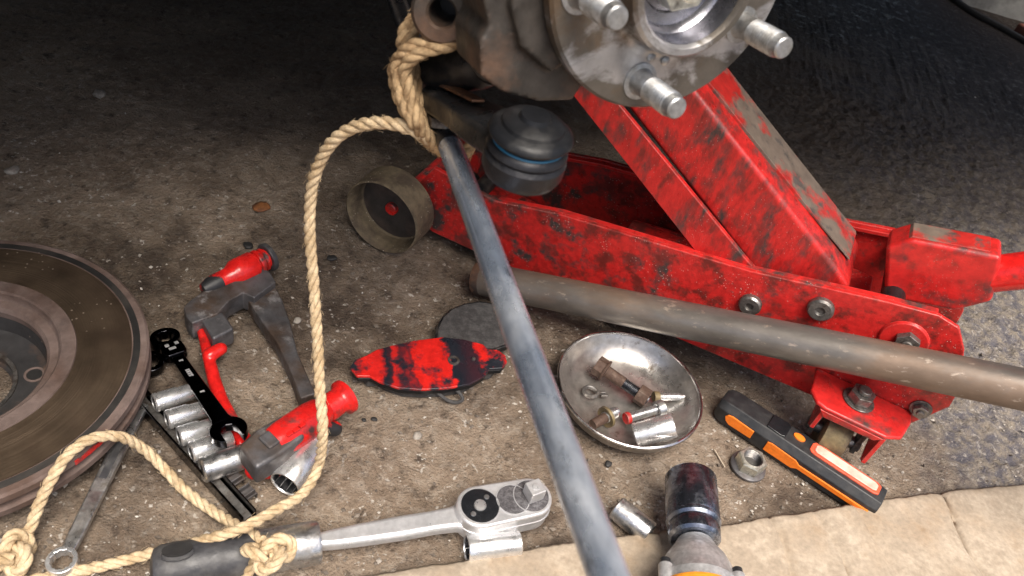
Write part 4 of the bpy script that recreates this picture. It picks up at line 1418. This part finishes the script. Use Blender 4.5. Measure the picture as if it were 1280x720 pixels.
# ------------------------------------------------------------------ impact wrench with its socket
wa, wb = P(873, 750, .046), P(863, 598, .040)
fm, ln = frame(wa, wb)
iw = thing('impact_wrench', fm, 'silver-nosed impact wrench with orange body lying on the cardboard', 'impact wrench')
inv = fm.inverted()
xs0 = ((inv @ P(866, 668, .056)) * 1000).x
MB().lathe([(0, xs0 + 3), (13, xs0 + 3), (14.5, xs0), (16.5, xs0 - 4), (22, xs0 - 12), (26, xs0 - 22), (27.5, xs0 - 32), (28.4, xs0 - 33), (28.4, xs0 - 46), (0, xs0 - 46)], 56, Y90).build('nose_housing', M['alloy'], iw)
MB().lathe([(0, xs0 - 41), (30.5, xs0 - 41), (31.5, xs0 - 44), (31.5, xs0 - 118), (27, xs0 - 126), (0, xs0 - 127)], 48, Y90).build('body', M['tool_orange'], iw)
MB().prism([(xs0 - 118, 26), (xs0 - 72, 26), (xs0 - 84, 120), (xs0 - 86, 140), (xs0 - 128, 140), (xs0 - 128, 118)], -20, 18).build('grip', M['grip'], iw, bevel=9, seg=3)
MB().prism([(xs0 - 72, 34), (xs0 - 62, 36), (xs0 - 66, 58), (xs0 - 76, 60)], -7, 7).build('trigger', M['plastic'], iw, bevel=2)
for a in (22, 140, 255, 330):
    c_ = Vector((0, 29 * math.cos(R(a)), 29 * math.sin(R(a))))
    o = MB().cyl(c_ + Vector((xs0 - 50, 0, 0)), c_ + Vector((xs0 - 29, 0, 0)), 5.4, 5.0, 18).build('screw_boss', M['alloy'], iw, bevel=.6)
    MB().cyl(c_ + Vector((xs0 - 29, 0, 0)), c_ + Vector((xs0 - 24.5, 0, 0)), 3.8, 3.6, 16).build('screw_head', M['plastic'], o, bevel=.4)
MB().cyl((xs0 - 20, 0, 0), (xs0 + 20, 0, 0), 7).build('anvil', M['bolt'], iw)
s0 = inv @ wb
so_ = thing('impact_socket', fm @ Matrix.Translation((.001 * (xs0 + 4), 0, 0)), 'large dark chrome socket fitted on the impact wrench nose', 'socket')
sl2 = ln - xs0 - 4
pr = [(7.5, 0), (17, 0), (19.2, 2), (19.6, 9), (18.8, 11), (18.6, 13), (20.4, 15), (20.6, 17), (19.8, 18.4), (20.2, 20), (20.2, sl2 - 1.5), (19.2, sl2), (16.6, sl2), (16.2, sl2 - 2), (16, 24), (7.5, 20)]
MB().lathe(pr, 64, Y90, closed=True).build('barrel', mat('blued_chrome', (.17, .19, .24), (.46, .50, .58), 70, .5, .64, rough=(.24, .34), metal=(.95, .95), bump=.1, bscale=220), so_)
st = MB()
s2 = star(12, 14.4, 16.1)
n = len(s2)
st.add([(*p, sl2 - 1) for p in s2] + [(*p, 24) for p in s2], [(i, (i + 1) % n, (i + 1) % n + n, i + n) for i in range(n)] + [tuple(range(n, 2 * n))], Y90)
st.build('twelve_point_bore', M['thread'], so_, ang=20)


# ------------------------------------------------------------------ stones, chips
def stone(name, px, py, r, m, label, cat, flat=.6, group=None, z=None):
    p = P(px, py, 0)
    bm = bmesh.new()
    bmesh.ops.create_icosphere(bm, subdivisions=2, radius=r)
    for v in bm.verts:
        k = 1 + random.uniform(-.16, .16)
        v.co = Vector((v.co.x * 1.25 * k, v.co.y * k, v.co.z * flat * k + r * flat * .6))
    me_ = bpy.data.meshes.new(name)
    bm.to_mesh(me_)
    bm.free()
    for f in me_.polygons:
        f.use_smooth = True
    me_.materials.append(m)
    o_ = bpy.data.objects.new(name, me_)
    COL.objects.link(o_)
    o_.matrix_world = at(Vector((p.x, p.y, -.0015)), random.uniform(0, 3))
    return tag(o_, label, cat, group)


stone('pebble', 124, 118, .0062, M['pebble'], 'rounded grey pebble alone in the shade under the car', 'pebble')
stone('pebble', 15, 214, .0058, M['pebble'], 'pale pebble on bare ground beyond the brake disc', 'pebble')
stone('dry_leaf_scrap', 327, 258, .0075, M['leaf'], 'small orange-brown leaf scrap between disc and jack wheel', 'leaf', .25)
stone('rubber_scrap', 310, 306, .0045, M['dark_chip'], 'small black scrap beside the upper red boss', 'scrap', .3)
stone('rubber_scrap', 415, 322, .0042, M['dark_chip'], 'small black scrap between hanging rope and jack wheel', 'scrap', .4)
stone('stone_chip', 372, 400, .0035, M['pebble'], 'tiny white stone chip beside the carrier frame arm', 'stone', .5)
stone('stone_chip', 522, 544, .0036, M['pebble'], 'tiny white stone chip in front of the painted brake pad', 'stone', .5)
stone('rubber_scrap', 761, 579, .003, M['dark_chip'], 'thin black sliver in front of the dish', 'scrap', .4)
stone('rubber_scrap', 468, 523, .0022, M['dark_chip'], 'larger of two tiny black crumbs near the lower red boss', 'scrap', .4)
stone('rubber_scrap', 455, 524, .0018, M['dark_chip'], 'smaller of two tiny black crumbs near the lower red boss', 'scrap', .4)
fm, ln = frame(P(893, 562, .001), P(906, 584, .001))
tag(MB().box(0, ln, -.6, .6, -.8, .5).build('wood_splinter', M['board'], mw=fm, bevel=.2), 'thin pale wood splinter beside the flange nut', 'splinter')

# ------------------------------------------------------------------ the car overhead, unseen and shaped to block sky light; the far kerb
CT = Vector((-HA.y, HA.x, 0)).normalized()          # along the car
CA = Vector((HA.x, HA.y, 0)).normalized()           # outwards from its side
CMX = Matrix(((CT.x, CA.x, 0, HC.x), (CT.y, CA.y, 0, HC.y), (0, 0, 1, 0), (0, 0, 0, 1)))
car = thing('car', CMX, 'jacked up white car whose wheel has been taken off', 'car')
sidep = [(-2900, 300), (-640, 300)]
sidep += [(-560, 500), (-340 + 0, 560)] + [(335 * math.cos(t), 560 + 300 * math.sin(t)) for t in np.linspace(R(178), R(2), 14)] + [(340, 560), (345, 530), (1500, 545), (1560, 640), (1550, 860), (1200, 1000), (-600, 1080), (-1100, 1500), (-2300, 1520), (-2900, 1100)]
MB().prism(sidep, 60, 75, 'xzy').build('body_side', M['body'], car, bevel=3)
MB().prism([(-2900, 1100), (-2300, 1520), (-1100, 1500), (-600, 1080), (1200, 1000), (1550, 860), (1560, 640), (1500, 545), (1485, 560), (1530, 850), (1190, 985), (-610, 1065), (-1110, 1480), (-2290, 1500), (-2880, 1090)], -1560, 59, 'xzy').build('bonnet_and_roof', M['body'], car)
MB().box(-2900, -640, -299, 40, 296, 340).build('sill', M['under'], car, bevel=3)
MB().box(-2900, -200, -1560, -300, 295, 370).build('floor_pan', M['under'], car, bevel=3)  # set low, out of view, to darken the ground behind
MB().box(345, 1480, -230, 40, 560, 590).build('bumper_tray', M['under'], car, bevel=3)
MB().box(-198, 1480, -1560, -240, 298, 350).build('undertray', M['under'], car, bevel=3)  # unseen; lowered and lengthened to keep light off the ground below
MB().box(-638, -620, -239, 40, 300, 880).build('wheel_arch_liner', M['under'], car, bevel=3)
MB().box(-619, 345, -239, -215, 352, 880).build('wheel_arch_liner', M['under'], car, bevel=3)
MB().box(-2900, 1480, -1575, -1560, 190, 900).build('far_side', M['body'], car)  # brought down low, out of view, to close off light from behind
MB().box(-100, 80, -300, 40, 860, 880).build('strut_tower', M['under'], car)

cb = [P(x, y, .004) for x, y in ((1150, -30), (1185, -6), (1215, 15), (1250, 34), (1285, 54), (1330, 82))]
o = MB(1).sweep(smooth_path([p - cb[0] for p in cb], 8), .007, 10).build('black_cable', M['dark_chip'], mw=at(cb[0]))
tag(o, 'thin black cable lying straight across the wet black road', 'cable')
fm, ln = frame(P(1196, 2, 0), P(1320, 40, 0))
kb_ = MB().box(0, 900, 0, 160, -20, 130)
tag(kb_.build('kerb_stone', M['kerb'], mw=fm, bevel=12, seg=3), 'pale kerb stone on the wet black road beyond the car', 'kerb')
bp_ = P(1279, 46, 0)
tag(MB().box(-14, 40, -20, 20, -5, 22).build('brick', M['terracotta'], mw=at(bp_, .4), bevel=5), 'faded red brick lying on the wet black road', 'brick')
